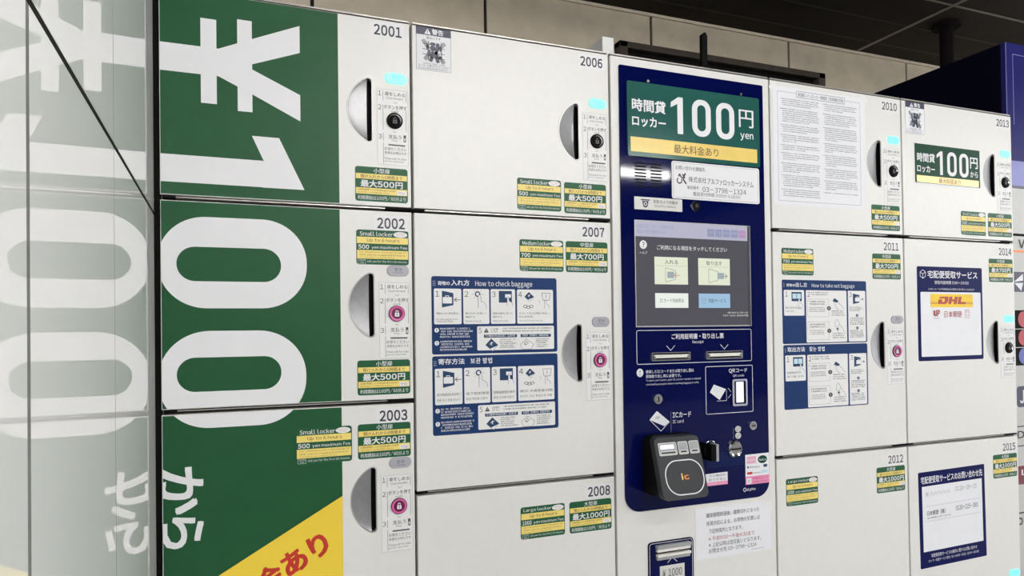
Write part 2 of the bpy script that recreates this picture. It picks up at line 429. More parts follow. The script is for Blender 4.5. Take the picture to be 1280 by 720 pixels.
# ------------------------------------------------------------------ lockers
CW = 0.40
def d_loop(cx0, cz, e=0.0, n=18):
    """half-moon outline: curved left, straight right edge with small corners, counter-clockwise"""
    L_, R_, h = cx0 + 0.288 - e, cx0 + 0.3300 + e, 0.0550 + e
    xc = cx0 + 0.322
    s_ = xc - L_; rad = (h * h + s_ * s_) / (2 * s_); ccx = L_ + rad
    a = math.degrees(math.asin(h / rad))
    top = arc(ccx, cz, rad, rad, 180 - a, 180 + a, n)      # from top to bottom along the left
    rc = 0.005 + e
    br = arc(R_ - rc, cz - h + rc, rc, rc, -80, 0, 4); tr = arc(R_ - rc, cz + h - rc, rc, rc, 0, 80, 4)
    return top + br + tr
def door_mesh(x0, z0, x1, z1, loops):
    """door leaf, front at y=0, rounded edges, with half-moon openings"""
    bm = bmesh.new()
    e = 0.0012
    def loop(pts, y):
        vs = [bm.verts.new((x, y, z)) for x, z in pts]
        return vs, [bm.edges.new((vs[i], vs[(i + 1) % len(vs)])) for i in range(len(vs))]
    inset = [(x0 + e, z0 + e), (x1 - e, z0 + e), (x1 - e, z1 - e), (x0 + e, z1 - e)]
    outer = [(x0, z0), (x1, z0), (x1, z1), (x0, z1)]
    fv, fe = loop(inset, 0.0)
    eds = list(fe); hv = []
    for lp in loops:
        v_, e_ = loop(lp, 0.0); eds += e_; hv.append(v_)
    bmesh.ops.triangle_fill(bm, use_beauty=True, use_dissolve=False, edges=eds)
    mid = [bm.verts.new((x0 + (e * 0.3 if i in (0, 3) else 0) - (0 if i in (0, 3) else (x0 - x1 + e * 0.3)), e * 0.3, (z0 + e * 0.3) if i in (0, 1) else (z1 - e * 0.3))) for i in range(4)]
    ov = [bm.verts.new((x, e, z)) for x, z in outer]
    bv = [bm.verts.new((x, 0.019, z)) for x, z in outer]
    for A, B in ((fv, mid), (mid, ov), (ov, bv)):
        for i in range(4):
            j = (i + 1) % 4
            bm.faces.new((A[i], B[i], B[j], A[j]))
    for v_ in hv:
        w_ = [bm.verts.new((v.co.x, 0.006, v.co.z)) for v in v_]
        n = len(v_)
        for i in range(n): bm.faces.new((v_[i], v_[(i + 1) % n], w_[(i + 1) % n], w_[i]))
    bmesh.ops.recalc_face_normals(bm, faces=bm.faces)
    # outward: the front must face -Y
    bm.normal_update()
    ff = max((fa for fa in bm.faces), key=lambda fa: fa.calc_area() if abs(fa.normal.y) > 0.9 else 0)
    if ff.normal.y > 0: bmesh.ops.reverse_faces(bm, faces=bm.faces)
    me = bpy.data.meshes.new('door'); bm.to_mesh(me); bm.free()
    me.materials.append(MATS['locker_white'])
    return me
def mesh_obj(name, me, parent, org):
    for v in me.vertices: v.co -= Vector(org)
    return place(bpy.data.objects.new(name, me), parent, org)

def handle(parent, cx0, cz):
    q = MB()
    o_, i_ = d_loop(cx0, cz, 0.0016), d_loop(cx0, cz, -0.0004)
    n = len(o_)
    for k in range(n):                                        # raised rim
        j = (k + 1) % n
        q.face([(o_[k][0], -0.0007, o_[k][1]), (o_[j][0], -0.0007, o_[j][1]), (i_[j][0], -0.0007, i_[j][1]), (i_[k][0], -0.0007, i_[k][1])], 'steel_rim')
        q.face([(o_[k][0], -0.0007, o_[k][1]), (o_[k][0], 0.0003, o_[k][1]), (o_[j][0], 0.0003, o_[j][1]), (o_[j][0], -0.0007, o_[j][1])], 'steel_rim')
        q.face([(i_[k][0], -0.0007, i_[k][1]), (i_[j][0], -0.0007, i_[j][1]), (i_[j][0], 0.012, i_[j][1]), (i_[k][0], 0.012, i_[k][1])], 'steel_rim')
    # scooped dish: shallow on the curved side, deep towards the straight side
    h = 0.0545; rows, cols = 26, 10
    L_, xc = cx0 + 0.288, cx0 + 0.322
    s_ = xc - L_; rad = (0.055 ** 2 + s_ * s_) / (2 * s_); ccx = L_ + rad
    xr = cx0 + 0.3222
    G = []
    for a in range(rows + 1):
        z = cz - h + 2 * h * a / rows
        xl = ccx - math.sqrt(max(rad * rad - (z - cz) ** 2, 0)) 
        row = []
        for b in range(cols + 1):
            t = b / cols
            x = xl + (max(xr, xl + 0.001) - xl) * t
            dep = 0.0012 + 0.0055 * max(0.0, min(1.0, (x - xl) / 0.030)) ** 0.8
            row.append((x, dep, z))
        G.append(row)
    for a in range(rows):
        for b in range(cols): q.face([G[a][b], G[a][b + 1], G[a + 1][b + 1], G[a + 1][b]], 'steel')
    q.box((xr - 0.0003, 0.0095, cz - h), (cx0 + 0.3300, 0.0105, cz + h), 'black')  # black faces paint in the shade of the finger hollow
    q.box((xr - 0.0006, 0.0068, cz - h), (xr - 0.0001, 0.0100, cz + h), 'black')
    q.box((cx0 + 0.3294, 0.0008, cz - h), (cx0 + 0.3300, 0.010, cz + h), 'black')
    q.obj('handle', parent, (cx0 + 0.31, 0, cz))

def lamp(parent, cx0, z, on):
    d = Decal(0.0)
    x = cx0 + 0.3725
    P = rr(x - 0.0198, z - 0.0098, x + 0.0198, z + 0.0098, 0.0096, 6)
    Q = rr(x - 0.0185, z - 0.0085, x + 0.0185, z + 0.0085, 0.0084, 6)
    m = 'lamp_on' if on else 'lamp_off'
    n = len(P)
    for i in range(n):
        j = (i + 1) % n
        d.face([(P[i][0], 0.0, P[i][1]), (P[j][0], 0.0, P[j][1]), (Q[j][0], -0.0022, Q[j][1]), (Q[i][0], -0.0022, Q[i][1])], m)
    d.face([(a, -0.0022, b) for a, b in Q], m)
    d.y = -0.0022
    tm = 'lamp_text_on' if on else 'ink'
    d.text('空き', (x - 0.0065, z - 0.001, x + 0.0065, z + 0.005), tm, 1)
    d.text('AVAILABLE', (x - 0.009, z - 0.0050, x + 0.009, z - 0.0030), tm, 1)
    o = d.obj('availability_lamp', parent, (x, 0, z))
    o['label'] = 'lit cyan availability lamp' if on else 'unlit grey availability lamp'

def button(parent, cx0, z, on):
    q = Decal(0.0)
    x = cx0 + 0.3695; R_ = 0.0142
    if not on:
        prof = [(R_, 0.0, 'ink'), (R_ * 0.98, -0.0030, 'ink'), (R_ * 0.90, -0.0034, 'magenta_dark'), (R_ * 0.68, -0.0030, 'magenta'), (R_ * 0.64, -0.0024, 'magenta_dark'), (0.0001, -0.0024, 'magenta_dark')]
    else:
        prof = [(R_, 0.0, 'black'), (R_ * 0.98, -0.0034, 'black'), (R_ * 0.80, -0.0040, 'black'), (R_ * 0.68, -0.0020, 'chrome'), (R_ * 0.60, -0.0016, 'black'), (0.0001, -0.0028, 'black')]
    n = 28
    for k in range(len(prof) - 1):
        (ra, ya, _), (rb, yb, m) = prof[k], prof[k + 1]
        m = prof[k + 1][2]
        for i in range(n):
            a, b = 2 * math.pi * i / n, 2 * math.pi * (i + 1) / n
            q.face([(x + ra * math.cos(a), ya, z + ra * math.sin(a)), (x + ra * math.cos(b), ya, z + ra * math.sin(b)), (x + rb * math.cos(b), yb, z + rb * math.sin(b)), (x + rb * math.cos(a), yb, z + rb * math.sin(a))], m)
    q.y = -0.0030 if on else -0.0026
    im = 'ink_grey' if on else 'print_white'
    w = R_ * 0.27
    q.rect(x - w, z - w * 1.35, x + w, z + w * 0.35, im, 1)
    q.ring(rr(x - w * .75, z + w * .2, x + w * .75, z + w * 1.5, w * .7, 4), rr(x - w * .4, z + w * .2, x + w * .4, z + w * 1.15, w * .38, 4), im, 1)
    q.poly(ell(x, z - w * 0.45, w * 0.28, w * 0.34, 10), 'black' if on else 'magenta_dark', 2)
    o = q.obj('lock_button', parent, (x, 0, z))
    o['label'] = 'black lock button with silver ring' if on else 'magenta lock button with padlock mark'

STRIP = {}
def strip(parent, cx0, zt):
    """column of printed steps round the lock button"""
    org = (cx0 + 0.366, 0, zt - 0.066)
    if 'm' not in STRIP:
        d = Decal(0.0)
        x0, x1 = cx0 + 0.3385, cx0 + 0.394
        def Z(k): return zt - k
        d.base(rr(x0, Z(0.133), x1, Z(0.0), 0.0012, 2), 'label_white', 1)
        d.path([(x0 + .0006, Z(.0006)), (x1 - .0006, Z(.0006)), (x1 - .0006, Z(.1324)), (x0 + .0006, Z(.1324))], 0.0004, 'ink_faint', 2, True)
        xa = x0 + 0.0108
        for za, zb in ((.003, .020), (.028, .072), (.077, .091), (.094, .131)): 
            d.line((xa, Z(za)), (xa, Z(zb)), 0.0006, 'ink_grey', 2)
        for za, zb in ((.003, .020), (.034, .072)): d.line((x1 - .004, Z(za)), (x1 - .004, Z(zb)), 0.0006, 'ink_grey', 2)
        for t_, z_ in (('1', .0035), ('2', .028), ('3', .0795)): d.text(t_, (x0 + .0030, Z(z_ + .0085), x0 + .0072, Z(z_)), 'ink_grey', 2, keep=True)
        d.text('扉をしめる', (xa + .0035, Z(.0110), x1 - .0060, Z(.0040)), 'ink', 2, 0.004)
        d.text('Close the door', (xa + .0055, Z(.0168), x1 - .0085, Z(.0130)), 'ink_grey', 2)
        d.path([(x0 + .029, Z(.0210)), (x0 + .0325, Z(.0236)), (x0 + .036, Z(.0210))], 0.0005, 'ink_grey', 2)
        d.text('ボタンを押す', (xa + .0015, Z(.0345), x1 - .0030, Z(.0272)), 'ink', 2, 0.004)
        d.text('Lock', (xa + .0150, Z(.0395), x1 - .0175, Z(.0358)), 'ink', 2)
        d.path([(x0 + .028, Z(.0728)), (x0 + .031, Z(.0750)), (x0 + .034, Z(.0728))], 0.0005, 'ink_grey', 2)
        d.text('支払う', (xa + .0090, Z(.0865), x1 - .0130, Z(.0790)), 'ink', 2, 0.004)
        d.text('Pay', (xa + .0150, Z(.0916), x1 - .0200, Z(.0880)), 'ink_grey', 2)
        d.rect(x1 - .0090, Z(.0905), x1 - .0045, Z(.0785), 'ink_grey', 2); d.rect(x1 - .0080, Z(.0885), x1 - .0055, Z(.0835), 'label_grey', 3)
        d.poly(rr(xa + .0085, Z(.0985), x1 - .006, Z(.0960), .001, 2), 'ink_grey', 2)
        d.text('お待ちください', (xa + .0020, Z(.1072), x1 - .0040, Z(.1010)), 'ink', 2)
        d.text('係員をお呼びです', (xa + .0020, Z(.1138), x1 - .0040, Z(.1088)), 'ink_grey', 2)
        d.text('Please wait for other', (xa + .0020, Z(.1230), x1 - .0040, Z(.1190)), 'ink_grey', 2)
        d.text('person\'s operation', (xa + .0020, Z(.1280), x1 - .0090, Z(.1244)), 'ink_grey', 2)
        STRIP['m'] = d.mesh('instruction_strip', org)
    place(bpy.data.objects.new('instruction_strip', STRIP['m']), parent, org)

PRICE = {}
KIND = {'S': ('小型扉', '500', 'Small locker', '60'), 'M': ('中型扉', '700', 'Medium locker', '40'), 'L': ('大型扉', '1000', 'Large locker', '30')}
def price_jp(parent, x0, zt, kind):
    w, h = 0.0915, 0.0600
    org = (x0 + w / 2, 0, zt - h / 2)
    k = ('jp', kind)
    if k not in PRICE:
        d = Decal(0.0); jp, yen, en, mn = KIND[kind]
        def Z(v): return zt - h * v
        d.base(rr(x0, Z(1), x0 + w, Z(0), 0.0045, 4), 'sticker_green', 1)
        d.rect(x0 + .0012, Z(.355), x0 + w - .0012, Z(.200), 'sticker_yellow', 2)
        d.rect(x0 + .0012, Z(.790), x0 + w - .0012, Z(.610), 'sticker_yellow', 2)
        d.text(jp, (x0 + w * .345, Z(.175), x0 + w * .655, Z(.035)), 'vinyl_white', 3, 0.012)
        d.text('預け入れから6時間まで', (x0 + w * .10, Z(.335), x0 + w * .90, Z(.225)), 'ink_brown', 3, 0.010)
        a, b = (.10, .90) if kind != 'L' else (.07, .95)
        d.text('最大%s円' % yen, (x0 + w * a, Z(.590), x0 + w * b, Z(.385)), 'vinyl_white', 3, 0.022)
        d.text('以降6時間ごとの追加料金も%s円' % yen, (x0 + w * .05, Z(.695), x0 + w * .76, Z(.635)), 'ink_brown', 3)
        d.text('（日付が変わっても料金は変わりません）', (x0 + w * .05, Z(.765), x0 + w * .66, Z(.720)), 'ink_brown', 3)
        d.poly(rr(x0 + w * .79, Z(.785), x0 + w * .975, Z(.650), 0.003, 3), 'label_white', 3)
        d.text('料金先払い', (x0 + w * .81, Z(.715), x0 + w * .955, Z(.685)), 'ink_red', 4)
        d.text('IC・現金', (x0 + w * .83, Z(.760), x0 + w * .935, Z(.732)), 'ink_red', 4)
        d.text('利用開始は100円/%s分より' % mn, (x0 + w * .045, Z(.955), x0 + w * .955, Z(.835)), 'vinyl_white', 3, 0.008)
        PRICE[k] = d.mesh('price_sticker', org)
    o = place(bpy.data.objects.new('price_sticker', PRICE[k]), parent, org)
    o['label'] = 'green and yellow price sticker in Japanese'
def price_en(parent, x0, zt, kind, y=0.0):
    w, h = 0.0910, 0.0600
    org = (x0 + w / 2, 0, zt - h / 2)
    k = ('en', kind)
    if k not in PRICE:
        d = Decal(0.0); jp, yen, en, mn = KIND[kind]
        def Z(v): return zt - h * v
        d.base(rr(x0, Z(1), x0 + w, Z(0), 0.0045, 4), 'sticker_green', 1)
        d.rect(x0 + .0012, Z(.395), x0 + w - .0012, Z(.205), 'sticker_yellow', 2)
        d.rect(x0 + .0012, Z(.835), x0 + w - .0012, Z(.585), 'sticker_yellow', 2)
        d.text(en, (x0 + w * .065, Z(.175), x0 + w * .70, Z(.050)), 'vinyl_white', 3, 0.012)
        d.poly(ell(x0 + w * .84, Z(.115), w * .135, h * .085, 20), 'label_white', 3)
        d.text('Pay in advance', (x0 + w * .745, Z(.105), x0 + w * .935, Z(.075)), 'ink_red', 4)
        d.text('IC or cash', (x0 + w * .775, Z(.155), x0 + w * .905, Z(.128)), 'ink_red', 4)
        d.text('Up to 6 hours', (x0 + w * .20, Z(.365), x0 + w * .82, Z(.240)), 'ink_brown', 3, 0.006)
        d.text(yen, (x0 + w * .035, Z(.555), x0 + w * .24, Z(.430)), 'vinyl_white', 3, 0.022)
        d.text('yen maximum fee', (x0 + w * .285, Z(.565), x0 + w * .97, Z(.450)), 'vinyl_white', 3, 0.010)
        d.text('For continuous use, a surcharge of', (x0 + w * .06, Z(.670), x0 + w * .95, Z(.615)), 'ink_brown', 3)
        d.text('%s yen is required 6 hours' % yen, (x0 + w * .06, Z(.755), x0 + w * .92, Z(.695)), 'ink_brown', 3)
        d.text('The charge does not change with the date', (x0 + w * .06, Z(.810), x0 + w * .72, Z(.775)), 'ink_brown', 3)
        d.path([(x0 + w * .03, Z(.86)), (x0 + w * .17, Z(.86)), (x0 + w * .17, Z(.975)), (x0 + w * .03, Z(.975))], 0.0004, 'vinyl_white', 3, True)
        d.text('FROM', (x0 + w * .05, Z(.905), x0 + w * .15, Z(.88)), 'vinyl_white', 3); d.text('FEE', (x0 + w * .065, Z(.955), x0 + w * .135, Z(.925)), 'vinyl_white', 3)
        d.text('100 yen for the first %s minutes' % mn, (x0 + w * .20, Z(.955), x0 + w * .96, Z(.875)), 'vinyl_white', 3)
        PRICE[k] = d.mesh('price_sticker', org)
    o = place(bpy.data.objects.new('price_sticker', PRICE[k]), parent, (org[0], y, org[2]))
    o['label'] = 'green and yellow price sticker in English'
def plate(parent, num, x0, zt, bold):
    d = Decal(0.0)
    w, h = 0.0585, 0.0265
    d.base(rr(x0, zt - h, x0 + w, zt, 0.001, 2), 'vinyl_white' if bold else 'label_white', 1)
    d.text(num, (x0 + .0050, zt - .0230, x0 + w - .0050, zt - .0040), 'ink', 2, 0.022 if bold else 0.014)
    d.obj('number_plate', parent, (x0 + w / 2, 0, zt - h / 2))

def locker(num, col, zt, zb, kind, label, on, jp=None, en=None, plate_xz=None, lampz=None, has_face=True, bold=True, vinyl=None):
    cx0 = col * CW
    t = empty('coin_locker', (cx0 + CW / 2, 0.29, zb), label, 'locker', 'coin lockers of the wall')
    g, hz = 0.0024, 0.0042
    q = MB()                                                   # sheet-metal cabinet
    q.box((cx0 + 0.001, 0.0215, zb + 0.0005), (cx0 + CW - 0.001, 0.575, zt - 0.0005), 'locker_body', 0.001)
    q.obj('body', t)
    # rail in the joint under the door, with black stops at both ends
    if zb > -1.6:
        q = MB()
        q.box((cx0 + 0.022, 0.0030, zb + 0.0006), (cx0 + 0.352, 0.0210, zb + 0.0022), 'rail')
        q.box((cx0 + 0.003, 0.0020, zb - 0.0002), (cx0 + 0.022, 0.0205, zb + 0.0030), 'black')
        q.box((cx0 + 0.352, 0.0015, zb - 0.0002), (cx0 + CW - 0.003, 0.0205, zb + 0.0030), 'black')
        q.obj('joint_rail', t)
    if zt == 0:
        q = MB(); q.box((cx0 + 0.003, 0.0010, -0.0010), (cx0 + CW - 0.003, 0.5750, 0.0018), 'rail', 0.0004); q.obj('top_cap', t)
    z0, z1 = zb + hz, zt - (hz if zt < 0 else 0.0035)
    lz = zt - 0.104 if lampz is None else lampz
    sz = lz - 0.0205; bz = sz - 0.0545; hzc = lz - 0.0600
    me = door_mesh(cx0 + (g if col else 0.0004), z0, cx0 + CW - g, z1, [d_loop(cx0, hzc)] if has_face else [])
    door = mesh_obj('door', me, t, (cx0 + g, 0.0, (z0 + z1) / 2))
    if has_face:
        handle(door, cx0, hzc); strip(door, cx0, sz); lamp(door, cx0, lz, on); button(door, cx0, bz, on)
    if plate_xz: plate(door, num, plate_xz[0], plate_xz[1], bold)
    if jp: price_jp(door, jp[0], jp[1], kind)
    if en: price_en(door, en[0], en[1], kind, en[2] if len(en) > 2 else 0.0)
    return t, door
ZA, ZB, ZC, ZD = -0.3345, -0.6710, -0.8360, -1.0060
# left column
L1, D1 = locker('2001', 0, 0.0, ZA, 'S', 'coin locker 2001 with the large white yen sign on green, topmost in its column', True,
                jp=(0.3000, -0.2630), plate_xz=(0.3300, -0.0080))
L2, D2 = locker('2002', 0, ZA, ZB, 'S', 'coin locker 2002 with two large white zeros on green', False,
                jp=(0.3005, -0.5980), en=(0.3008, -0.3725), plate_xz=(0.3320, -0.3465), lampz=-0.4425)
L3, D3 = locker('2003', 0, ZB, ZD, 'S', 'coin locker 2003 with white hiragana and a yellow corner on green', False,
                jp=(0.3000, -0.7075), en=(0.1990, -0.7080, -0.0009), plate_xz=(0.3325, -0.6815), lampz=-0.7780)
L4, D4 = locker('2004', 0, ZD, -1.3400, 'S', 'coin locker 2004 under locker 2003, below the picture edge', False)
L5, D5 = locker('2005', 0, -1.3400, -1.6700, 'S', 'coin locker 2005 lowest in the left column, below the picture edge', False)
L6, D6 = locker('2006', 1, 0.0, ZA, 'S', 'coin locker 2006 with a small warning notice in its upper corner and no large poster', True,
                jp=(0.6970, -0.2640), en=(0.5995, -0.2620), plate_xz=(0.7310, -0.0100))
L7, D7 = locker('2007', 1, ZA, ZC, 'M', 'coin locker 2007 with two blue posters on how to check baggage', False,
                jp=(0.6985, -0.3780), en=(0.6025, -0.3780), plate_xz=(0.7300, -0.3450), lampz=-0.5345)
L8, D8 = locker('2008', 1, ZC, -1.6700, 'L', 'coin locker 2008, large, below the how to check baggage posters', False,
                jp=(0.6985, -0.8810), en=(0.5975, -0.8805), plate_xz=(0.7340, -0.8515), lampz=-1.1930)
L10, D10 = locker('2010', 3, 0.0, ZA, 'S', 'coin locker 2010 behind the white sheet of small print', True,
                  jp=(1.4970, -0.2620), plate_xz=(1.5320, -0.0105), bold=False)
L11, D11 = locker('2011', 3, ZA, ZC, 'M', 'coin locker 2011 with two blue posters on how to take out baggage', False,
                  jp=(1.4965, -0.3780), en=(1.2260, -0.3735), plate_xz=(1.5290, -0.3465), lampz=-0.5345, bold=False)
L12, D12 = locker('2012', 3, ZC, -1.6700, 'L', 'coin locker 2012, large, below the how to take out baggage posters', False,
                  jp=(1.4970, -0.8820), en=(1.2270, -0.8845), plate_xz=(1.5300, -0.8525), lampz=-1.1930, bold=False)
L13, D13 = locker('2013', 4, 0.0, ZA, 'S', 'coin locker 2013 with a green 100 yen sign and a small warning notice', True,
                  jp=(1.9010, -0.2615), en=(1.8010, -0.2615), plate_xz=(1.9355, -0.0105), bold=False)
L14, D14 = locker('2014', 4, ZA, ZC, 'M', 'coin locker 2014 with a navy framed courier pick-up poster', True,
                  jp=(1.9005, -0.3790), plate_xz=(1.9345, -0.3465), lampz=-0.5345, bold=False)
L15, D15 = locker('2015', 4, ZC, -1.6700, 'L', 'coin locker 2015 with a navy framed poster of telephone numbers', True,
                  jp=(1.9005, -0.8835), plate_xz=(1.9335, -0.8525), lampz=-1.1930, bold=False)
# plinth under the whole row
q = MB(); q.box((0.01, 0.04, -1.80), (2.0, 0.57, -1.672), 'locker_body', 0.002)
tag(q.obj('locker_plinth'), 'dark plinth under the whole row of lockers, below the picture edge', 'plinth')

# --- green vinyl with the turned lettering, cut at every door
XL, XR = 0.0016, 0.2735
def big(door, zt, zb, fn):
    d = Decal(0.0)
    d.base([(XL, zb), (XR, zb), (XR, zt), (XL, zt)], 'green', 1)
    fn(d)
    o = d.obj('green_vinyl', door, ((XL + XR) / 2, 0, (zt + zb) / 2)); return o
def clip(pts, zlo=None, zhi=None, xlo=XL):
    def cut(P, ins, inter):
        out = []
        for i in range(len(P)):
            a, b = P[i], P[(i + 1) % len(P)]
            if ins(a):
                out.append(a)
                if not ins(b): out.append(inter(a, b))
            elif ins(b): out.append(inter(a, b))
        return out
    def iz(zz): return lambda a, b: (a[0] + (b[0] - a[0]) * (zz - a[1]) / (b[1] - a[1]), zz)
    P = cut(pts, lambda p: p[0] >= xlo, lambda a, b: (xlo, a[1] + (b[1] - a[1]) * (xlo - a[0]) / (b[0] - a[0])))
    if zlo is not None: P = cut(P, lambda p: p[1] >= zlo, iz(zlo))
    if zhi is not None: P = cut(P, lambda p: p[1] <= zhi, iz(zhi))
    return P
def art1(d):
    W = 'vinyl_white'
    d.rect(XL, -0.1355, 0.1275, -0.0910, W, 2)                               # stem of the yen sign, lying
    d.rect(0.0597, -0.1810, 0.0830, -0.0450, W, 3); d.rect(0.1140, -0.1885, 0.1363, -0.0390, W, 3)
    d.poly([(0.083, -0.0925), (0.114, -0.0785), (0.136, -0.0685), (0.2110, -0.0355), (0.2110, -0.0810), (0.1255, -0.1140), (0.110, -0.114)], W, 4)
    d.poly([(0.083, -0.1345), (0.114, -0.1490), (0.136, -0.1590), (0.2110, -0.1960), (0.2110, -0.1520), (0.1255, -0.1135), (0.110, -0.113)], W, 5)
    d.rect(XL, -0.3100, 0.152, -0.2665, W, 2)                                # the one, lying
    d.poly([(0.135, -0.2270), (0.1770, -0.2270), (0.2165, -0.3105), (0.150, -0.3105), (0.150, -0.2670), (0.1530, -0.2670)], W, 3)
def zero_out(cz):      # lying zero: outline and counter
    return rr(-0.0040, cz - 0.0770, 0.2185, cz + 0.0740, 0.0740, 14), rr(0.0225, cz - 0.0290, 0.1775, cz + 0.0265, 0.0272, 10)
def art2(d):
    lo, hi = ZB + 0.0055, ZA - 0.0055
    for cz in (-0.4370, -0.6140):
        a, b = zero_out(cz)
        if cz < -0.5: a = rr(-0.0040, -0.6985, 0.2165, -0.5445, 0.0740, 14); b = rr(0.0222, -0.6405, 0.1772, -0.5865, 0.0265, 10)
        else: a = rr(-0.0040, -0.5085, 0.2190, -0.3630, 0.0700, 14); b = rr(0.0228, -0.4655, 0.1782, -0.4110, 0.0268, 10)
        d.poly(clip(a, lo, hi), 'vinyl_white', 2); d.poly(b, 'green', 3)
def art3(d):
    hi = ZB - 0.0055; lo = ZD + 0.0055
    d.poly(clip(rr(-0.0040, -0.6985, 0.2165, -0.5445, 0.0740, 14), None, hi), 'vinyl_white', 2)
    d.text('か', (-0.0045, -0.8310, 0.0590, -0.7575), 'vinyl_white', 2, 0.024, rot=-90, clipx=XL)
    d.text('ら', (-0.0015, -0.8840, 0.0590, -0.8345), 'vinyl_white', 2, 0.022, rot=-90, clipx=XL)
    # yellow corner with slanted red lettering
    def ed(x): return -0.9335 + (x - 0.0805) * (-0.8262 + 0.9335) / (XR - 0.0805)
    d.poly([(XL, ed(XL)), (XR, ed(XR)), (XR, lo), (XL, lo)], 'yellow', 2)
    th = math.atan2(-0.8262 + 0.9335, XR - 0.0805); ct, st = math.cos(th), math.sin(th)
    bx, bz = 0.2590, -0.9130        # lower right corner of the last letter
    def rot_(x, z): return (bx + x * ct - z * st, bz + x * st + z * ct)
    adv = 0.0430
    for i, ch in enumerate('り ああ 金 料 大 最'.replace('ああ', 'あ').split()):
        d.text(ch, (-0.0395 - i * adv + (0.006 if ch == 'り' else 0), 0.0, -i * adv - (0.003 if ch == 'り' else 0), 0.0390), 'red', 3, 0.030, fn=rot_)
def trim_low(d, zlo): pass
big(D1, -0.0045, ZA + 0.0055, art1)
big(D2, ZA - 0.0055, ZB + 0.0055, art2)
big(D3, ZB - 0.0055, ZD + 0.0055, art3)

# ------------------------------------------------------------------ notices and posters on the doors
def warning(door, x0, zt):
    w, h = 0.0645, 0.0775
    d = Decal(0.0)
    def X(v): return x0 + w * v
    def Z(v): return zt - h * v
    d.base([(X(0), Z(1)), (X(1), Z(1)), (X(1), Z(0)), (X(0), Z(0))], 'paper', 1)
    d.path([(X(.005), Z(.005)), (X(.995), Z(.005)), (X(.995), Z(.995)), (X(.005), Z(.995))], 0.0005, 'ink_grey', 2, True)
    d.rect(X(0), Z(.185), X(1), Z(0), 'warn_navy', 2)
    d.poly([(X(.23), Z(.165)), (X(.42), Z(.165)), (X(.325), Z(.03))], 'vinyl_white', 3)
    d.rect(X(.316), Z(.125), X(.334), Z(.07), 'warn_navy', 4); d.rect(X(.316), Z(.150), X(.334), Z(.135), 'warn_navy', 4)
    d.text('警告', (X(.45), Z(.165), X(.78), Z(.03)), 'vinyl_white', 3, 0.02)
    d.text('危ないです', (X(.30), Z(.275), X(.70), Z(.215)), 'ink', 2, 0.01)
    # four grey crossing arrows, lockers outline and a climbing figure
    for (ax, az, bx, bz) in ((.19, .30, .34, .47), (.82, .33, .66, .47), (.24, .76, .36, .62), (.80, .80, .66, .66)):
        d.line((X(ax), Z(az)), (X(bx), Z(bz)), 0.0070, 'ink_faint', 2)
        d.poly([(X(bx) + .006 * math.cos(t), Z(bz) + .006 * math.sin(t)) for t in (0, 2.1, 4.2)], 'ink_faint', 2)
    d.line((X(.345), Z(.32)), (X(.345), Z(.78)), 0.0013, 'warn_navy', 3); d.line((X(.72), Z(.32)), (X(.72), Z(.80)), 0.0013, 'warn_navy', 3)
    for zz in (.39, .51, .63): d.line((X(.18), Z(zz)), (X(.345), Z(zz + .01)), 0.0009, 'warn_navy', 3); d.line((X(.62), Z(zz + .08)), (X(.82), Z(zz + .08)), 0.0009, 'warn_navy', 3)
    N = 'warn_navy'
    d.poly(ell(X(.475), Z(.475), w * .075, w * .085, 16), N, 4); d.poly(rr(X(.36), Z(.405), X(.56), Z(.38), .0006, 2), N, 5); d.poly(rr(X(.41), Z(.40), X(.54), Z(.345), .0015, 3), N, 4)
    d.line((X(.56), Z(.62)), (X(.62), Z(.35)), 0.0055, N, 4); d.line((X(.40), Z(.66)), (X(.36), Z(.52)), 0.0040, N, 4)
    d.poly([(X(.40), Z(.70)), (X(.62), Z(.70)), (X(.60), Z(.53)), (X(.54), Z(.56)), (X(.43), Z(.55))], N, 4)
    d.line((X(.45), Z(.68)), (X(.40), Z(.79)), 0.0062, N, 4); d.line((X(.57), Z(.68)), (X(.63), Z(.80)), 0.0062, N, 4)
    d.line((X(.71), Z(.42)), (X(.70), Z(.53)), 0.0030, N, 4)
    d.text('けがをする、落ちる、こわれる', (X(.20), Z(.865), X(.82), Z(.825)), 'ink', 2)
    d.text('ロッカーに乗らないでください', (X(.06), Z(.915), X(.94), Z(.875)), 'ink', 2)
    d.text('Do not climb on the lockers.', (X(.06), Z(.965), X(.90), Z(.930)), 'ink', 2)
    o = d.obj('warning_notice', door, (x0 + w / 2, 0, zt - h / 2)); o['label'] = 'white warning notice of a figure climbing the lockers'
warning(D6, 0.4095, -0.0040)
warning(D13, 1.6140, -0.0040)

B_ = 'poster_blue'
def suitcase(d, x0, z0, w, h, out=False):
    """open locker in perspective with a bag and an arrow"""
    d.poly([(x0, z0), (x0 + w * .62, z0 + h * .14), (x0 + w * .62, z0 + h * .86), (x0, z0 + h)], 'icon_blue', 3)
    bx = x0 + (w * .20 if out else w * .04)
    d.poly(rr(bx, z0 + h * .24, bx + w * .50, z0 + h * .62, w * .03, 2), 'vinyl_white', 4)
    d.ring(rr(bx + w * .14, z0 + h * .60, bx + w * .34, z0 + h * .72, w * .02, 2), rr(bx + w * .18, z0 + h * .60, bx + w * .30, z0 + h * .685, w * .01, 2), 'vinyl_white', 4)
    zc = z0 + h * .46; xa, xb = (x0 + w * .66, x0 + w)
    tip, tail = (xb, xa) if out else (xa, xb)
    d.line((tail, zc), (tip, zc), w * .035, 'ink_grey', 4)
    k = -1 if out else 1
    d.line((tip, zc), (tip + k * w * .14, zc + h * .12), w * .035, 'ink_grey', 4); d.line((tip, zc), (tip + k * w * .14, zc - h * .12), w * .035, 'ink_grey', 4)
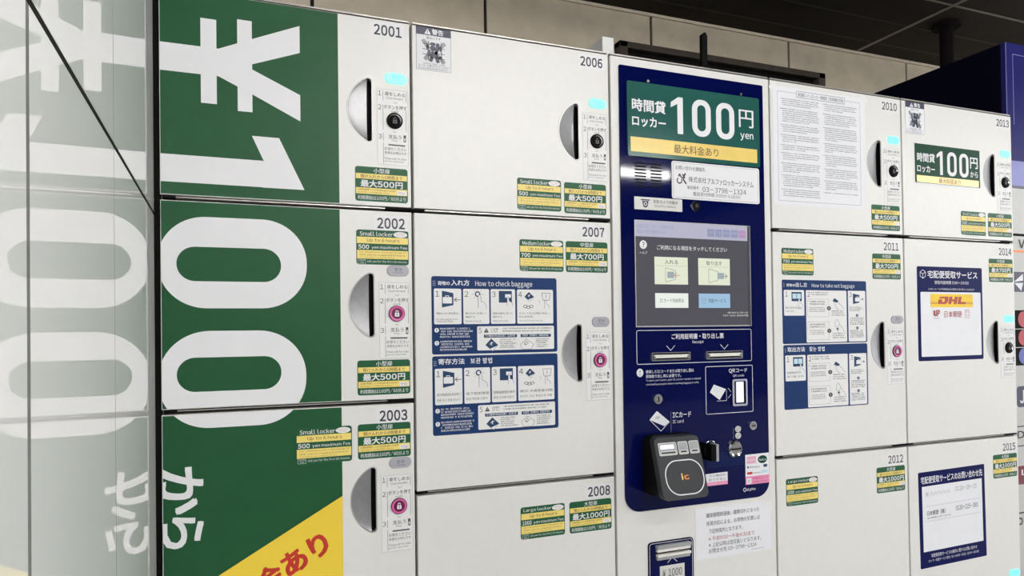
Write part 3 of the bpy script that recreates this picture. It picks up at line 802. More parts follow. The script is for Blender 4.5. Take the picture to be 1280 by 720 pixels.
def finger(d, x, z, h, m='ink_faint', fill=True):
    """pointing hand, tip at (x, z)"""
    if fill:
        d.poly([(x - h * .10, z), (x + h * .10, z), (x + h * .12, z - h * .45), (x + h * .50, z - h * .62), (x + h * .52, z - h), (x - h * .10, z - h)], 'vinyl_white', 4)
    d.path([(x - h * .12, z - h), (x - h * .10, z - h * .05), (x, z + h * .03), (x + h * .10, z - h * .05), (x + h * .12, z - h * .45), (x + h * .36, z - h * .55), (x + h * .52, z - h * .72), (x + h * .55, z - h)], 0.0006, m, 5)
def press(d, x, z, h):
    d.ring(ell(x, z, h * .16, h * .16, 16), ell(x, z, h * .09, h * .09, 16), 'icon_blue', 3)
    for k in range(8):
        a = k * math.pi / 4
        d.line((x + h * .22 * math.cos(a), z + h * .22 * math.sin(a)), (x + h * .30 * math.cos(a), z + h * .30 * math.sin(a)), 0.0006, 'ink_grey', 3)
    finger(d, x + h * .10, z - h * .06, h * .72, 'ink_grey')
def monitor(d, x0, z0, w, h):
    d.rect(x0, z0, x0 + w, z0 + h, 'icon_blue', 3)
    d.rect(x0 + w * .48, z0 + h * .42, x0 + w * .92, z0 + h * .72, 'vinyl_white', 4)
    finger(d, x0 + w * .70, z0 + h * .48, h * .78, 'ink_grey')
def card(d, x, z, s_, dark=True):
    P = [(x, z + s_), (x + s_ * 1.15, z - s_ * .05), (x + s_ * .18, z - s_), (x - s_, z)]
    d.poly(P, 'icon_blue' if dark else 'vinyl_white', 3)
    if dark: d.poly([(x + s_ * 1.15, z - s_ * .05), (x + s_ * .18, z - s_), (x - s_ * .25, z - s_ * .62), (x + s_ * .85, z - s_ * .22)], 'vinyl_white', 4)
    d.path(P, 0.0005, 'ink_grey', 4, True)
    m = 'vinyl_white' if dark else 'icon_blue'
    d.path([(x - s_ * .25, z + s_ * .05), (x, z + s_ * .42), (x + s_ * .3, z + s_ * .35)], s_ * .12, m, 5)
    d.line((x, z + s_ * .42), (x + s_ * .05, z - s_ * .10), s_ * .12, m, 5)
def bang(d, x, z, rad, L=3):
    d.poly(ell(x, z, rad, rad, 16), 'vinyl_white', L); d.rect(x - rad * .14, z - rad * .15, x + rad * .14, z + rad * .65, B_, L + 1); d.rect(x - rad * .14, z - rad * .60, x + rad * .14, z - rad * .35, B_, L + 1)

def poster_in(door, x0, zt, x1, zb, cjk):
    """four numbered steps over a caution panel"""
    d = Decal(0.0)
    w, h = x1 - x0, zt - zb
    def X(v): return x0 + w * v
    def Z(v): return zt - h * v
    d.base(rr(x0, zb, x1, zt, 0.004, 3), B_, 1)
    for k in range(3):
        for j in range(2): d.rect(X(.012 + j * .012), Z(.06 + k * .025), X(.018 + j * .012), Z(.073 + k * .025), 'print_line', 2)
    if not cjk:
        d.text('荷物の', (X(.048), Z(.115), X(.140), Z(.062)), 'print_white', 2, 0.02)
        d.text('入れ方', (X(.148), Z(.118), X(.290), Z(.042)), 'print_white', 2, 0.02)
        d.text('How to check baggage', (X(.335), Z(.140), X(.795), Z(.048)), 'print_white', 2, 0.012)
    else:
        d.text('寄存方法', (X(.045), Z(.108), X(.245), Z(.032)), 'print_white', 2, 0.02)
        d.text('보관 방법', (X(.290), Z(.108), X(.460), Z(.032)), 'print_white', 2, 0.02)
    cells = [(.018, .226), (.240, .443), (.455, .652), (.667, .968)]
    for i, (a, b) in enumerate(cells):
        d.poly(rr(X(a), Z(.615), X(b), Z(.158), 0.0025, 3), 'label_white', 2)
        d.text(str(i + 1), (X(a + .014), Z(.262), X(a + .036), Z(.190)), 'ink_grey', 3, keep=True)
    suitcase(d, X(.078), Z(.400), w * .140, h * .215)
    press(d, X(.352), Z(.225), h * .24)
    monitor(d, X(.520), Z(.335), w * .105, h * .155)
    card(d, X(.765), Z(.255), w * .036, True)
    for k in range(3): d.ring(ell(X(.735 + k * .024), Z(.385 + .012 * (k % 2)), w * .018, h * .020, 14), ell(X(.735 + k * .024), Z(.385 + .012 * (k % 2)), w * .013, h * .013, 14), 'ink_grey', 3)
    d.path([(X(.848), Z(.30)), (X(.858), Z(.325)), (X(.848), Z(.35))], 0.0006, 'ink_faint', 3)
    d.path([(X(.872), Z(.205)), (X(.945), Z(.205)), (X(.935), Z(.30)), (X(.882), Z(.30))], 0.0008, 'ink_grey', 3, True)
    d.line((X(.908), Z(.275)), (X(.908), Z(.225)), 0.0009, 'ink_grey', 3); finger(d, X(.900), Z(.30), h * .11, 'ink_grey', False); 
    caps = [('荷物を入れて扉を閉める', 'Put your baggage in and', 'close the door.'), ('鍵のボタンを押して', '施錠する', 'Push the lock button.'), ('画面の案内に従って', '操作する', 'Follow the screen.'), ('ICカードまたは現金で支払い、', '取り出し票を受け取る', 'Tap your IC card or pay cash.')]
    cz = [('把行李放进去关好柜门', '짐을 넣고 문을 닫는다'), ('按下锁定按钮', '잠금 버튼을 누른다'), ('按照画面指示操作', '화면 안내에 따른다'), ('用IC卡或现金付款', 'IC카드 또는 현금으로 지불')]
    for i, (a, b) in enumerate(cells):
        xe = X(b - .012)
        if not cjk:
            T = caps[i]
            d.text(T[0], (X(a + .016), Z(.490), X(a + .016) + (xe - X(a + .016)) * .94, Z(.462)), 'ink', 3)
            d.text(T[1], (X(a + .016), Z(.535 if i else .565), X(a + .016) + (xe - X(a + .016)) * (.42 if i else .9), Z(.508 if i else .540)), 'ink' if i else 'ink_grey', 3)
            d.text(T[2], (X(a + .016), Z(.588), X(a + .016) + (xe - X(a + .016)) * .72, Z(.563)), 'ink_grey', 3)
        else:
            d.text(cz[i][0], (X(a + .014), Z(.505), xe, Z(.470)), 'ink', 3)
            d.text(cz[i][1], (X(a + .014), Z(.572), xe - w * .01, Z(.540)), 'ink', 3)
    # blue lower left: two remarks
    for i, z_ in enumerate((.690, .855)):
        bang(d, X(.036), Z(z_), h * .030)
        d.scrib(X(.060), Z(z_ + .110), X(.318), Z(z_ - .030), 4, 'print_white', 2, 7 + i + (20 if cjk else 0), 0.62, .5, .25)
    # caution panel
    d.poly(rr(X(.345), Z(.960), X(.972), Z(.645), 0.0025, 3), 'label_white', 2)
    d.text('5', (X(.357), Z(.735), X(.380), Z(.665)), 'ink_grey', 3)
    d.poly([(X(.398), Z(.728)), (X(.436), Z(.728)), (X(.417), Z(.668))], 'ink', 3); d.rect(X(.4155), Z(.712), X(.4185), Z(.688), 'label_white', 4)
    d.text('ご注意' if not cjk else '注意事项', (X(.452), Z(.700), X(.512), Z(.668)), 'ink_grey', 3)
    d.text('CAUTION' if not cjk else '주의', (X(.452), Z(.728), X(.505), Z(.708)), 'ink_grey', 3)
    d.scrib(X(.545), Z(.738), X(.950), Z(.668), 2, 'ink_grey', 3, 31 + (9 if cjk else 0), 0.45, .5, .15)
    for a, b in ((.398, .662), (.692, .945)):
        d.rect(X(a), Z(.795), X(b), Z(.755), 'icon_blue', 3)
        d.scrib(X(a + .012), Z(.790), X(b - .012), Z(.760), 1, 'print_white', 4, int(a * 100), 0.8, .5, .05)
        d.scrib(X(a + .125), Z(.945), X(b), Z(.815), 5, 'ink_grey', 3, int(b * 100) + (3 if cjk else 0), 0.5, .5, .3)
    card(d, X(.455), Z(.890), w * .046, True)
    P = [(X(.738), Z(.820)), (X(.800), Z(.890)), (X(.780), Z(.955)), (X(.705), Z(.955)), (X(.690), Z(.890))]
    d.path(P, 0.0006, 'ink_grey', 3, True)
    for k in range(5): d.rect(X(.722 + .012 * (k % 3)), Z(.90 - .02 * (k // 2)), X(.730 + .012 * (k % 3)), Z(.885 - .02 * (k // 2)), 'ink_grey', 3)
    o = d.obj('instruction_poster', door, ((x0 + x1) / 2, 0, (zt + zb) / 2))
    o['label'] = 'blue poster headed ' + ('in Chinese and Korean' if cjk else 'How to check baggage')
poster_in(D7, 0.4320, -0.4505, 0.6780, -0.5910, False)
poster_in(D7, 0.4320, -0.5940, 0.6780, -0.7360, True)

def poster_out(door, x0, zt, x1, zb, cjk):
    d = Decal(0.0)
    w, h = x1 - x0, zt - zb
    def X(v): return x0 + w * v
    def Z(v): return zt - h * v
    d.base(rr(x0, zb, x1, zt, 0.004, 3), B_, 1)
    for k in range(3): d.rect(X(.018), Z(.05 + k * .025), X(.026), Z(.063 + k * .025), 'print_line', 2)
    if not cjk:
        d.text('荷物の', (X(.048), Z(.108), X(.150), Z(.060)), 'print_white', 2, 0.02)
        d.text('出し方', (X(.155), Z(.112), X(.285), Z(.040)), 'print_white', 2, 0.02)
        d.text('How to take out baggage', (X(.340), Z(.130), X(.855), Z(.050)), 'print_white', 2, 0.012)
    else:
        d.text('取出方法', (X(.045), Z(.108), X(.245), Z(.032)), 'print_white', 2, 0.02)
        d.text('찾는 방법', (X(.295), Z(.108), X(.475), Z(.032)), 'print_white', 2, 0.02)
    cells = [(.018, .250, .560), (.270, .752, .985), (.770, .985, .985)]
    for i, (a, b, zz) in enumerate(cells):
        d.poly(rr(X(a), Z(zz), X(b), Z(.160), 0.0025, 3), 'label_white', 2)
        d.text(str(i + 1), (X(a + .020), Z(.262), X(a + .040), Z(.185)), 'ink_grey', 3, keep=True)
    # 1: screen touched by a finger
    d.rect(X(.105), Z(.335), X(.220), Z(.190), 'icon_blue', 3); d.rect(X(.115), Z(.295), X(.160), Z(.215), 'sky_pale', 4); d.rect(X(.166), Z(.295), X(.210), Z(.215), 'sky_pale', 4)
    finger(d, X(.190), Z(.300), h * .13, 'ink_grey')
    if not cjk:
        d.text('取り出すを選択', (X(.036), Z(.455), X(.225), Z(.420)), 'ink', 3); d.text('Take Out', (X(.036), Z(.500), X(.130), Z(.478)), 'ink_grey', 3)
    else:
        d.text('选择取出行李', (X(.036), Z(.445), X(.205), Z(.412)), 'ink', 3); d.text('찾기를 선택', (X(.036), Z(.505), X(.220), Z(.475)), 'ink', 3)
    # 2
    d.scrib(X(.325), Z(.255), X(.540), Z(.185), 2, 'ink_grey', 3, 41 + (5 if cjk else 0), 0.5, .5, .1)
    for k, (za, zb_) in enumerate(((.300, .580), (.660, .945))):
        d.path([(X(.285), Z(za)), (X(.535), Z(za)), (X(.535), Z(zb_)), (X(.285), Z(zb_))], 0.0006, 'ink_faint', 3, True)
        d.scrib(X(.305), Z(za + .105), X(.500), Z(za + .030), 2, 'ink', 3, 50 + k, 0.55, .5, .1)
        d.scrib(X(.305), Z(za + .215), X(.500), Z(za + .130), 3, 'ink_grey', 3, 60 + k, 0.45, .5, .2)
        zc = za + .145
        d.poly(ell(X(.536), Z(zc), w * .024, h * .034, 16), 'ink', 4)
        d.path([(X(.530), Z(zc - .014)), (X(.542), Z(zc)), (X(.530), Z(zc + .014))], 0.0009, 'label_white', 5)
        # hand holding a card / a ticket
        if k == 0:
            d.poly([(X(.580), Z(.330)), (X(.605), Z(.280)), (X(.655), Z(.330)), (X(.628), Z(.355))], 'icon_blue', 4)
            d.path([(X(.600), Z(.350)), (X(.625), Z(.440)), (X(.660), Z(.470))], 0.0007, 'ink_grey', 3); d.path([(X(.640), Z(.340)), (X(.690), Z(.400)), (X(.720), Z(.460))], 0.0007, 'ink_grey', 3)
        else:
            d.path([(X(.610), Z(.660)), (X(.630), Z(.620)), (X(.660), Z(.680)), (X(.640), Z(.760)), (X(.605), Z(.730))], 0.0007, 'ink_grey', 3, True)
            d.poly([(X(.615), Z(.765)), (X(.650), Z(.765)), (X(.640), Z(.800))], 'icon_blue', 4)
            d.path([(X(.630), Z(.790)), (X(.650), Z(.840))], 0.0007, 'ink_grey', 3); d.path([(X(.660), Z(.700)), (X(.700), Z(.770)), (X(.720), Z(.830))], 0.0007, 'ink_grey', 3)
        d.scrib(X(.570), Z(za + .280), X(.735), Z(za + .180), 3, 'ink_grey', 3, 70 + k, 0.5, .5, .15)
    # 3
    suitcase(d, X(.830), Z(.375), w * .130, h * .170, True)
    d.scrib(X(.788), Z(.500), X(.965), Z(.420), 3, 'ink', 3, 81, 0.5, .5, .3)
    for k, zc in enumerate((.560, .765)):
        d.poly(ell(X(.878), Z(zc), w * .016, h * .024, 14), 'icon_blue', 3); d.rect(X(.876), Z(zc + .012), X(.880), Z(zc - .012), 'label_white', 4)
        d.scrib(X(.790), Z(zc + .165), X(.972), Z(zc + .035), 4 + k, 'ink', 3, 85 + k, 0.55, .5, .15)
    o = d.obj('instruction_poster', door, ((x0 + x1) / 2, 0, (zt + zb) / 2))
    o['label'] = 'blue poster headed ' + ('in Chinese and Korean' if cjk else 'How to take out baggage')
poster_out(D11, 1.2255, -0.4440, 1.4755, -0.5865, False)
poster_out(D11, 1.2265, -0.5890, 1.4755, -0.7320, True)

# green 100 yen sign on locker 2013
d = Decal(0.0)
d.base([(1.6425, -0.2040), (1.8740, -0.2040), (1.8740, -0.1040), (1.6425, -0.1040)], 'paper', 1)
d.rect(1.6425, -0.1995, 1.8740, -0.1040, 'sign_green_dark', 2)
d.text('時間貸', (1.6500, -0.1480, 1.7110, -0.1260), 'vinyl_white', 3, 0.022)
d.text('ロッカー', (1.6500, -0.1740, 1.7110, -0.1560), 'vinyl_white', 3, 0.022)
def one_zero_zero(d, x0, x1, zb, zt, m, bgm, L):
    w = x1 - x0; h = zt - zb
    d.poly([(x0 + w * .100, zb), (x0 + w * .185, zb), (x0 + w * .185, zt), (x0 + w * .115, zt), (x0 + w * .0, zt - h * .16), (x0 + w * .0, zt - h * .30), (x0 + w * .100, zt - h * .19)], m, L)
    for a, b in ((.325, .620), (.705, 1.0)):
        d.poly(rr(x0 + w * a, zb - h * .01, x0 + w * b, zt + h * .01, w * .135, 9), m, L)
        d.poly(rr(x0 + w * (a + .082), zb + h * .14, x0 + w * (b - .082), zt - h * .14, w * .062, 7), bgm, L + 1)
one_zero_zero(d, 1.7180, 1.8320, -0.1760, -0.1170, 'vinyl_white', 'sign_green_dark', 3)
d.text('円', (1.8380, -0.1520, 1.8660, -0.1235), 'vinyl_white', 3, 0.016)
d.text('から', (1.8380, -0.1740, 1.8660, -0.1590), 'vinyl_white', 3, 0.016)
d.rect(1.6480, -0.1985, 1.8690, -0.1815, 'sign_yellow', 3)
d.text('最大料金あり', (1.7240, -0.1965, 1.8020, -0.1840), 'ink_brown', 4, 0.008)
o = d.obj('price_sign', D13, (1.7585, 0, -0.155)); o['label'] = 'dark green 100 yen hourly locker sign'

# courier pick-up poster on locker 2014
d = Decal(0.0)
d.base(rr(1.6420, -0.6360, 1.8735, -0.4045, 0.004, 3), 'poster_navy', 1)
d.poly(rr(1.6525, -0.6255, 1.8665, -0.4670, 0.003, 3), 'paper', 2)
def cube_mark(d, x, z, rad, m, L=2):
    P = [(x + rad * math.cos(math.radians(90 + 60 * k)), z + rad * math.sin(math.radians(90 + 60 * k))) for k in range(6)]
    d.path(P, rad * .14, m, L, True)
    d.line(P[1], (x, z), rad * .14, m, L); d.line(P[5], (x, z), rad * .14, m, L); d.line(P[3], (x, z), rad * .14, m, L)
cube_mark(d, 1.6620, -0.4235, 0.0105, 'print_white')
d.text('宅配便受取サービス', (1.6780, -0.4330, 1.8560, -0.4140), 'print_white', 2, 0.016)
d.text('受取可能時間 5:00〜24:00', (1.7020, -0.4475, 1.8230, -0.4390), 'print_white', 2, 0.010)
d.text('このロッカーでは下記運送会社の荷物がお受け取りいただけます', (1.6800, -0.4625, 1.8440, -0.4570), 'print_white', 2)
d.rect(1.6865, -0.5045, 1.8370, -0.4720, 'courier_yellow', 3)
sk = 0.30
def slant(x, z): return (x + (z + 0.4960) * sk, z)
R_ = 'courier_red'
def SP(pts, L=4, m=R_): d.poly([slant(*p) for p in pts], m, L)
zb_, zt_ = -0.4965, -0.4780; zm = (zb_ + zt_) / 2
SP([(1.7110, zb_), (1.7390, zb_), (1.7450, zb_ + .005), (1.7450, zt_ - .002), (1.7420, zt_), (1.7130, zt_), (1.7130, zt_ - .0048), (1.7330, zt_ - .0048), (1.7330, zb_ + .0052), (1.7245, zb_ + .0052), (1.7245, zt_ - .0070), (1.7110, zt_ - .0070)])
SP([(1.7475, zb_), (1.7585, zb_), (1.7585, zt_), (1.7475, zt_)]); SP([(1.7665, zb_), (1.7775, zb_), (1.7775, zt_), (1.7665, zt_)]); SP([(1.7585, zm - .0024), (1.7665, zm - .0024), (1.7665, zm + .0024), (1.7585, zm + .0024)])
SP([(1.7805, zb_), (1.8120, zb_), (1.8100, zb_ + .0055), (1.7915, zb_ + .0055), (1.7915, zt_), (1.7805, zt_)])
for zz in (-0.4955, -0.4925):
    d.line((1.6865, zz), (1.7090, zz), 0.0011, R_, 4); d.line((1.8135, zz), (1.8370, zz), 0.0011, R_, 4)
d.poly(rr(1.6955, -0.5255, 1.7020, -0.5125, .001, 2), 'ink_red', 4)
d.text('JP', (1.6990, -0.5270, 1.7180, -0.5110), 'ink_red', 5, 0.03)
d.text('POST', (1.6960, -0.5330, 1.7170, -0.5300), 'ink_grey', 4)
d.text('日本郵便', (1.7340, -0.5300, 1.7960, -0.5140), 'ink_red', 4, 0.004)
d.path([(1.8080, -0.5310), (1.8230, -0.5310), (1.8230, -0.5110), (1.8080, -0.5110)], 0.0007, 'ink_red', 4, True)
d.text('ゆう', (1.8095, -0.5185, 1.8215, -0.5125), 'ink_red', 4); d.text('パック', (1.8095, -0.5275, 1.8215, -0.5215), 'ink_red', 4)
o = d.obj('courier_poster', D14, (1.7578, 0, -0.520)); o['label'] = 'navy framed courier pick-up poster'

# poster of telephone numbers on locker 2015 (stuck on slightly askew)
d = Decal(0.0)
ka = math.radians(0.75)
def K(x, z): return (1.7500 + (x - 1.7500) * math.cos(ka) - (z + 1.0200) * math.sin(ka) * -1 * -1, -1.0200 + (z + 1.0200) * math.cos(ka) + (x - 1.7500) * math.sin(ka))
def KK(P): return [K(*p) for p in P]
d.base(KK(rr(1.6335, -1.1365, 1.8680, -0.9040, 0.003, 3)), 'poster_navy', 1)
d.poly(KK([(1.6450, -1.0970), (1.8570, -1.0970), (1.8570, -0.9390), (1.6450, -0.9390)]), 'paper', 2)
d.text('宅配便受取サービスのお問い合わせ先', (1.6420, -0.9330, 1.8600, -0.9150), 'print_white', 2, 0.016, fn=K)
d.text('（株）パックシティジャパン', (1.6560, -0.9640, 1.7420, -0.9530), 'ink_faint', 3, 0, fn=K)
d.text('0120-012-345'.replace('012-345', '39-25'), (1.7600, -0.9610, 1.8380, -0.9500), 'ink_faint', 3, 0, fn=K)
d.line(K(1.6550, -0.9880), K(1.8480, -0.9880), 0.0006, 'ink_faint', 3); d.line(K(1.6550, -1.0240), K(1.8480, -1.0240), 0.0006, 'ink_faint', 3)
d.text('日本郵便（株）', (1.6600, -1.0110, 1.7230, -0.9990), 'ink', 3, 0.012, fn=K)
d.text('受付時間 9:00〜21:00', (1.6600, -1.0190, 1.7420, -1.0145), 'ink_grey', 3, 0, fn=K)
d.text('0120-225-380', (1.7600, -1.0090, 1.8400, -0.9975), 'ink', 3, 0.006, fn=K)
d.text('宅配便受取サービスの操作に関するお問い合わせ', (1.6700, -1.1130, 1.8330, -1.1040), 'print_white', 2, 0.012, fn=K)
d.text('ロッカー受取サービス窓口  03-6435-2412（9:00〜20:00）', (1.6610, -1.1240, 1.8390, -1.1170), 'print_white', 2, 0.006, fn=K)
o = d.obj('telephone_poster', D15, (1.7500, 0, -1.020)); o['label'] = 'navy framed poster of telephone numbers'

# sheet of small print hung over the door of locker 2010
d = Decal(-0.0002)
d.base([(1.2065, -0.2790), (1.4790, -0.2770), (1.4820, -0.0140), (1.2090, -0.0150)], 'paper', 2)
d.path([(1.2210, -0.2690), (1.4640, -0.2670), (1.4660, -0.0265), (1.2220, -0.0255)], 0.0008, 'ink_faint', 3, True)
d.rect(1.2760, -0.0345, 1.4180, -0.0205, 'paper', 4)
d.path([(1.2760, -0.0345), (1.4180, -0.0345), (1.4180, -0.0205), (1.2760, -0.0205)], 0.0008, 'ink_grey', 5, True)
d.text('鉄道駅コインロッカー時間貸 ご利用規約 約款', (1.2800, -0.0320, 1.4140, -0.0235), 'ink', 5)
zz = -0.0400; rnd = random.Random(4)
for colx, xe, zend, sd in ((1.2290, 1.3420, -0.2560, 1), (1.3520, 1.4560, -0.2440, 2)):
    zz = -0.0400; k = 0
    while zz > zend:
        n_ = rnd.randint(3, 7)
        for i in range(n_):
            if zz < zend: break
            a_ = colx if i == 0 else colx + 0.005
            e_ = xe - (0.0 if i < n_ - 1 else rnd.uniform(0.02, 0.07)) - rnd.uniform(0, 0.006)
            d.scrib(a_, zz - 0.0034, e_, zz, 1, 'ink_grey', 3, sd * 1000 + k, 0.56, .5, 0.0); k += 1
            zz -= 0.0046
        zz -= 0.0040
t = empty('paper_notice', (1.3450, -0.0003, -0.2790), 'white sheet of small print in two columns taped over locker 2010', 'notice')
d.obj('sheet', t, (1.3450, -0.0003, -0.1465))
for (x, z, a) in ((1.2095, -0.0155, 0.7), (1.4800, -0.0150, -0.7)):
    q = Decal(-0.0009); ct, st = math.cos(a), math.sin(a)
    q.poly([(x + ct * p - st * w_, z + st * p + ct * w_) for p, w_ in ((-.012, -.005), (.012, -.005), (.012, .005), (-.012, .005))], 'label_white', 1)
    q.obj('tape', t, (x, -0.001, z))

# ------------------------------------------------------------------ payment kiosk
KX0, KX1 = 0.8024, 1.1976
KI = empty('locker_kiosk', (1.0, 0.29, -1.6700), 'white payment kiosk with navy glossy panel and touch screen between the lockers', 'kiosk')
q = MB(); q.box((0.801, 0.0215, -1.6695), (1.199, 0.575, -0.0005), 'locker_body', 0.001); q.obj('body', KI)
q = MB(); q.box((0.803, 0.0010, -0.0010), (1.197, 0.5750, 0.0018), 'rail', 0.0004); q.obj('top_cap', KI)
front = mesh_obj('front', door_mesh(KX0, -1.6660, KX1, -0.0035, []), KI, (KX0, 0, -0.83))
# navy control panel with its printing
PF = -0.0030
d = Decal(PF)
out = rr(0.8205, -0.9145, 1.1790, -0.0205, (0.034, 0.034, 0.003, 0.003), 8)
d.prism(out, PF, 0.0, 'panel_navy')
W, LN = 'print_white', 'print_line'
def frame(d, x0, z0, x1, z1, rad, w, m, L=1):
    d.ring(rr(x0, z0, x1, z1, rad, 5), rr(x0 + w, z0 + w, x1 - w, z1 - w, max(rad - w, 0.0003), 5), m, L)
frame(d, 0.8510, -0.6210, 1.1370, -0.5520, 0.004, 0.0012, W)
d.text('ご利用証明書・取り出し票', (0.9340, -0.5715, 1.0640, -0.5600), W, 1, 0.016)
d.text('Receipt', (0.9850, -0.5820, 1.0130, -0.5745), W, 1, 0.010)
for x in (0.9315, 1.0655): d.path([(x - .0100, -0.5842), (x, -0.5942), (x + .0100, -0.5842)], 0.0011, W, 1)
bang_y = (0.8580, -0.6375)
d.poly(ell(bang_y[0], bang_y[1], 0.0078, 0.0085, 20), W, 1); d.rect(.8572, -0.6375, .8588, -0.6320, 'panel_navy', 2); d.rect(.8572, -0.6425, .8588, -0.6403, 'panel_navy', 2)
d.text('使用したICカードまたは取り出し票は', (0.8715, -0.6395, 0.9870, -0.6325), W, 1, 0.012)
d.text('荷物取り出し時に必要です。', (0.8715, -0.6490, 0.9560, -0.6420), W, 1, 0.012)
d.text('To open your locker, your IC card or receipt is needed', (0.8715, -0.6565, 1.0040, -0.6515), W, 1)
d.text('card and be present when receiving baggage in safe.', (0.8715, -0.6645, 1.0000, -0.6595), W, 1)
frame(d, 1.0160, -0.7300, 1.1385, -0.6295, 0.003, 0.0012, W)
d.text('QRコード', (1.0760, -0.6460, 1.1240, -0.6360), W, 1, 0.016)
d.text('QR code', (1.0860, -0.6545, 1.1160, -0.6485), W, 1, 0.006)
d.poly([(1.0370, -0.6680), (1.0680, -0.6790), (1.0510, -0.7010), (1.0265, -0.6840)], W, 1)       # white slip of paper beside the reader
d.path([(1.0440, -0.7030), (1.0690, -0.7030), (1.0690, -0.6810)], 0.0009, W, 1)
d.path([(1.0730, -0.6770), (1.0835, -0.6880), (1.0730, -0.6980)], 0.0010, W, 1)
d.poly([(0.8960, -0.7165), (0.9255, -0.7395), (0.9135, -0.7475), (0.8790, -0.7330)], W, 1)
d.path([(0.8960, -0.7165), (0.9255, -0.7395), (0.9050, -0.7570), (0.8790, -0.7330)], 0.0011, W, 2, True)
for rad in (.0045, .0075): d.path(arc(0.8985, -0.7350, rad, rad, 50, 150, 6), 0.0009, 'ink', 2)
for k in range(15): d.rect(0.9290, -0.7200 - k * .0032, 0.9300, -0.7214 - k * .0032, LN, 1)
d.text('ICカード', (0.9335, -0.7320, 0.9785, -0.7205), W, 1, 0.016)
d.text('IC card', (0.9335, -0.7430, 0.9600, -0.7360), W, 1, 0.010)
for k in range(7): d.rect(1.0845, -0.7640 - k * .0032, 1.0855, -0.7654 - k * .0032, LN, 1)
for i in range(34):
    for j in range(9):
        d.rect(1.0180 + i * .0028, -0.8120 - j * .0034, 1.0193 + i * .0028, -0.8134 - j * .0034, 'poster_blue', 1)
d.text('αlphα'.replace('α', 'a'), (1.1165, -0.9000, 1.1405, -0.8925), W, 1, 0.010)
d.ring(ell(1.1125, -0.8955, .0040, .0045, 14), ell(1.1125, -0.8955, .0026, .0030, 14), W, 1)
cp = d.obj('control_panel', KI, (1.0, PF, -0.4675))
# green 100 yen sign board screwed to the panel
d = Decal(PF - 0.0030)
d.prism(rr(0.8365, -0.2020, 1.1660, -0.0515, 0.004, 4), PF - 0.0030, PF, 'sign_green')
d.text('時間貸', (0.8470, -0.1110, 0.9265, -0.0855), 'vinyl_white', 1, 0.024)
d.text('ロッカー', (0.8470, -0.1415, 0.9265, -0.1205), 'vinyl_white', 1, 0.024)
one_zero_zero(d, 0.9390, 1.0990, -0.1480, -0.0720, 'vinyl_white', 'sign_green', 1)
d.text('円', (1.1110, -0.1185, 1.1500, -0.0805), 'vinyl_white', 1, 0.012)
d.text('yen', (1.1145, -0.1470, 1.1490, -0.1310), 'vinyl_white', 1, 0.016)
d.rect(0.8430, -0.1930, 1.1585, -0.1635, 'sign_yellow', 1)
d.text('最大料金あり', (0.9450, -0.1885, 1.0560, -0.1700), 'ink_brown', 2, 0.008)
sb = d.obj('sign_board', KI, (1.0015, PF - .003, -0.127))
for x in (0.8850, 1.1170):
    q = MB(); q.cyl((x, PF, -0.0480), (x, PF - 0.0050, -0.0480), 0.0032, 'chrome', 14); q.obj('fixing_stud', sb)
# contact label
d = Decal(PF - 0.0008)
d.prism(rr(0.9405, -0.2815, 1.1650, -0.2040, 0.005, 4), PF - 0.0008, PF, 'vinyl_white')
frame(d, 0.9440, -0.2785, 1.1615, -0.2070, 0.003, 0.0006, 'ink_faint', 1)
d.text('お問い合わせ連絡先', (0.9495, -0.2215, 1.0230, -0.2125), 'ink_grey', 1)
# company mark: three slanting bars over a hook
for k in range(2): d.path([(0.9590 + .0075 * k, -0.2300), (0.9650 + .0075 * k, -0.2385)], 0.0030, 'ink', 1)
d.path([(0.9740, -0.2280), (0.9670, -0.2390), (0.9755, -0.2500)], 0.0034, 'ink', 1)
d.path([(0.9590, -0.2300), (0.9570, -0.2360)], 0.0028, 'ink', 1)
d.path(arc(0.9590, -0.2440, .0058, .0055, 120, 400, 10), 0.0026, 'ink', 1)
d.text('株式会社', (0.9815, -0.2455, 1.0260, -0.2335), 'ink', 1, 0.004)
d.text('アルファロッカーシステム', (1.0290, -0.2470, 1.1490, -0.2345), 'ink', 1, 0.012)
d.text('電話番号', (0.9775, -0.2600, 1.0070, -0.2530), 'ink_grey', 1)
d.text('03－3798－1324', (1.0160, -0.2635, 1.1290, -0.2530), 'ink', 1, 0.004)
d.text('電話受付時間 9:00から18:00', (0.9920, -0.2735, 1.1130, -0.2650), 'ink_grey', 1)
o = d.obj('contact_label', KI, (1.0525, PF, -0.243)); o['label'] = 'white label with the telephone number'
# speaker grille
q = MB()
for bx in (0.8530, 0.8900):
    for k in range(8):
        z = -0.2150 - k * 0.0066
        P = rr(bx, z - .0016, bx + .0270, z + .0016, .0012, 2)
        q.face([(x, PF - 0.0002, zz) for x, zz in P], 'black')
o = q.obj('speaker_grille', KI, (0.885, PF, -0.238))
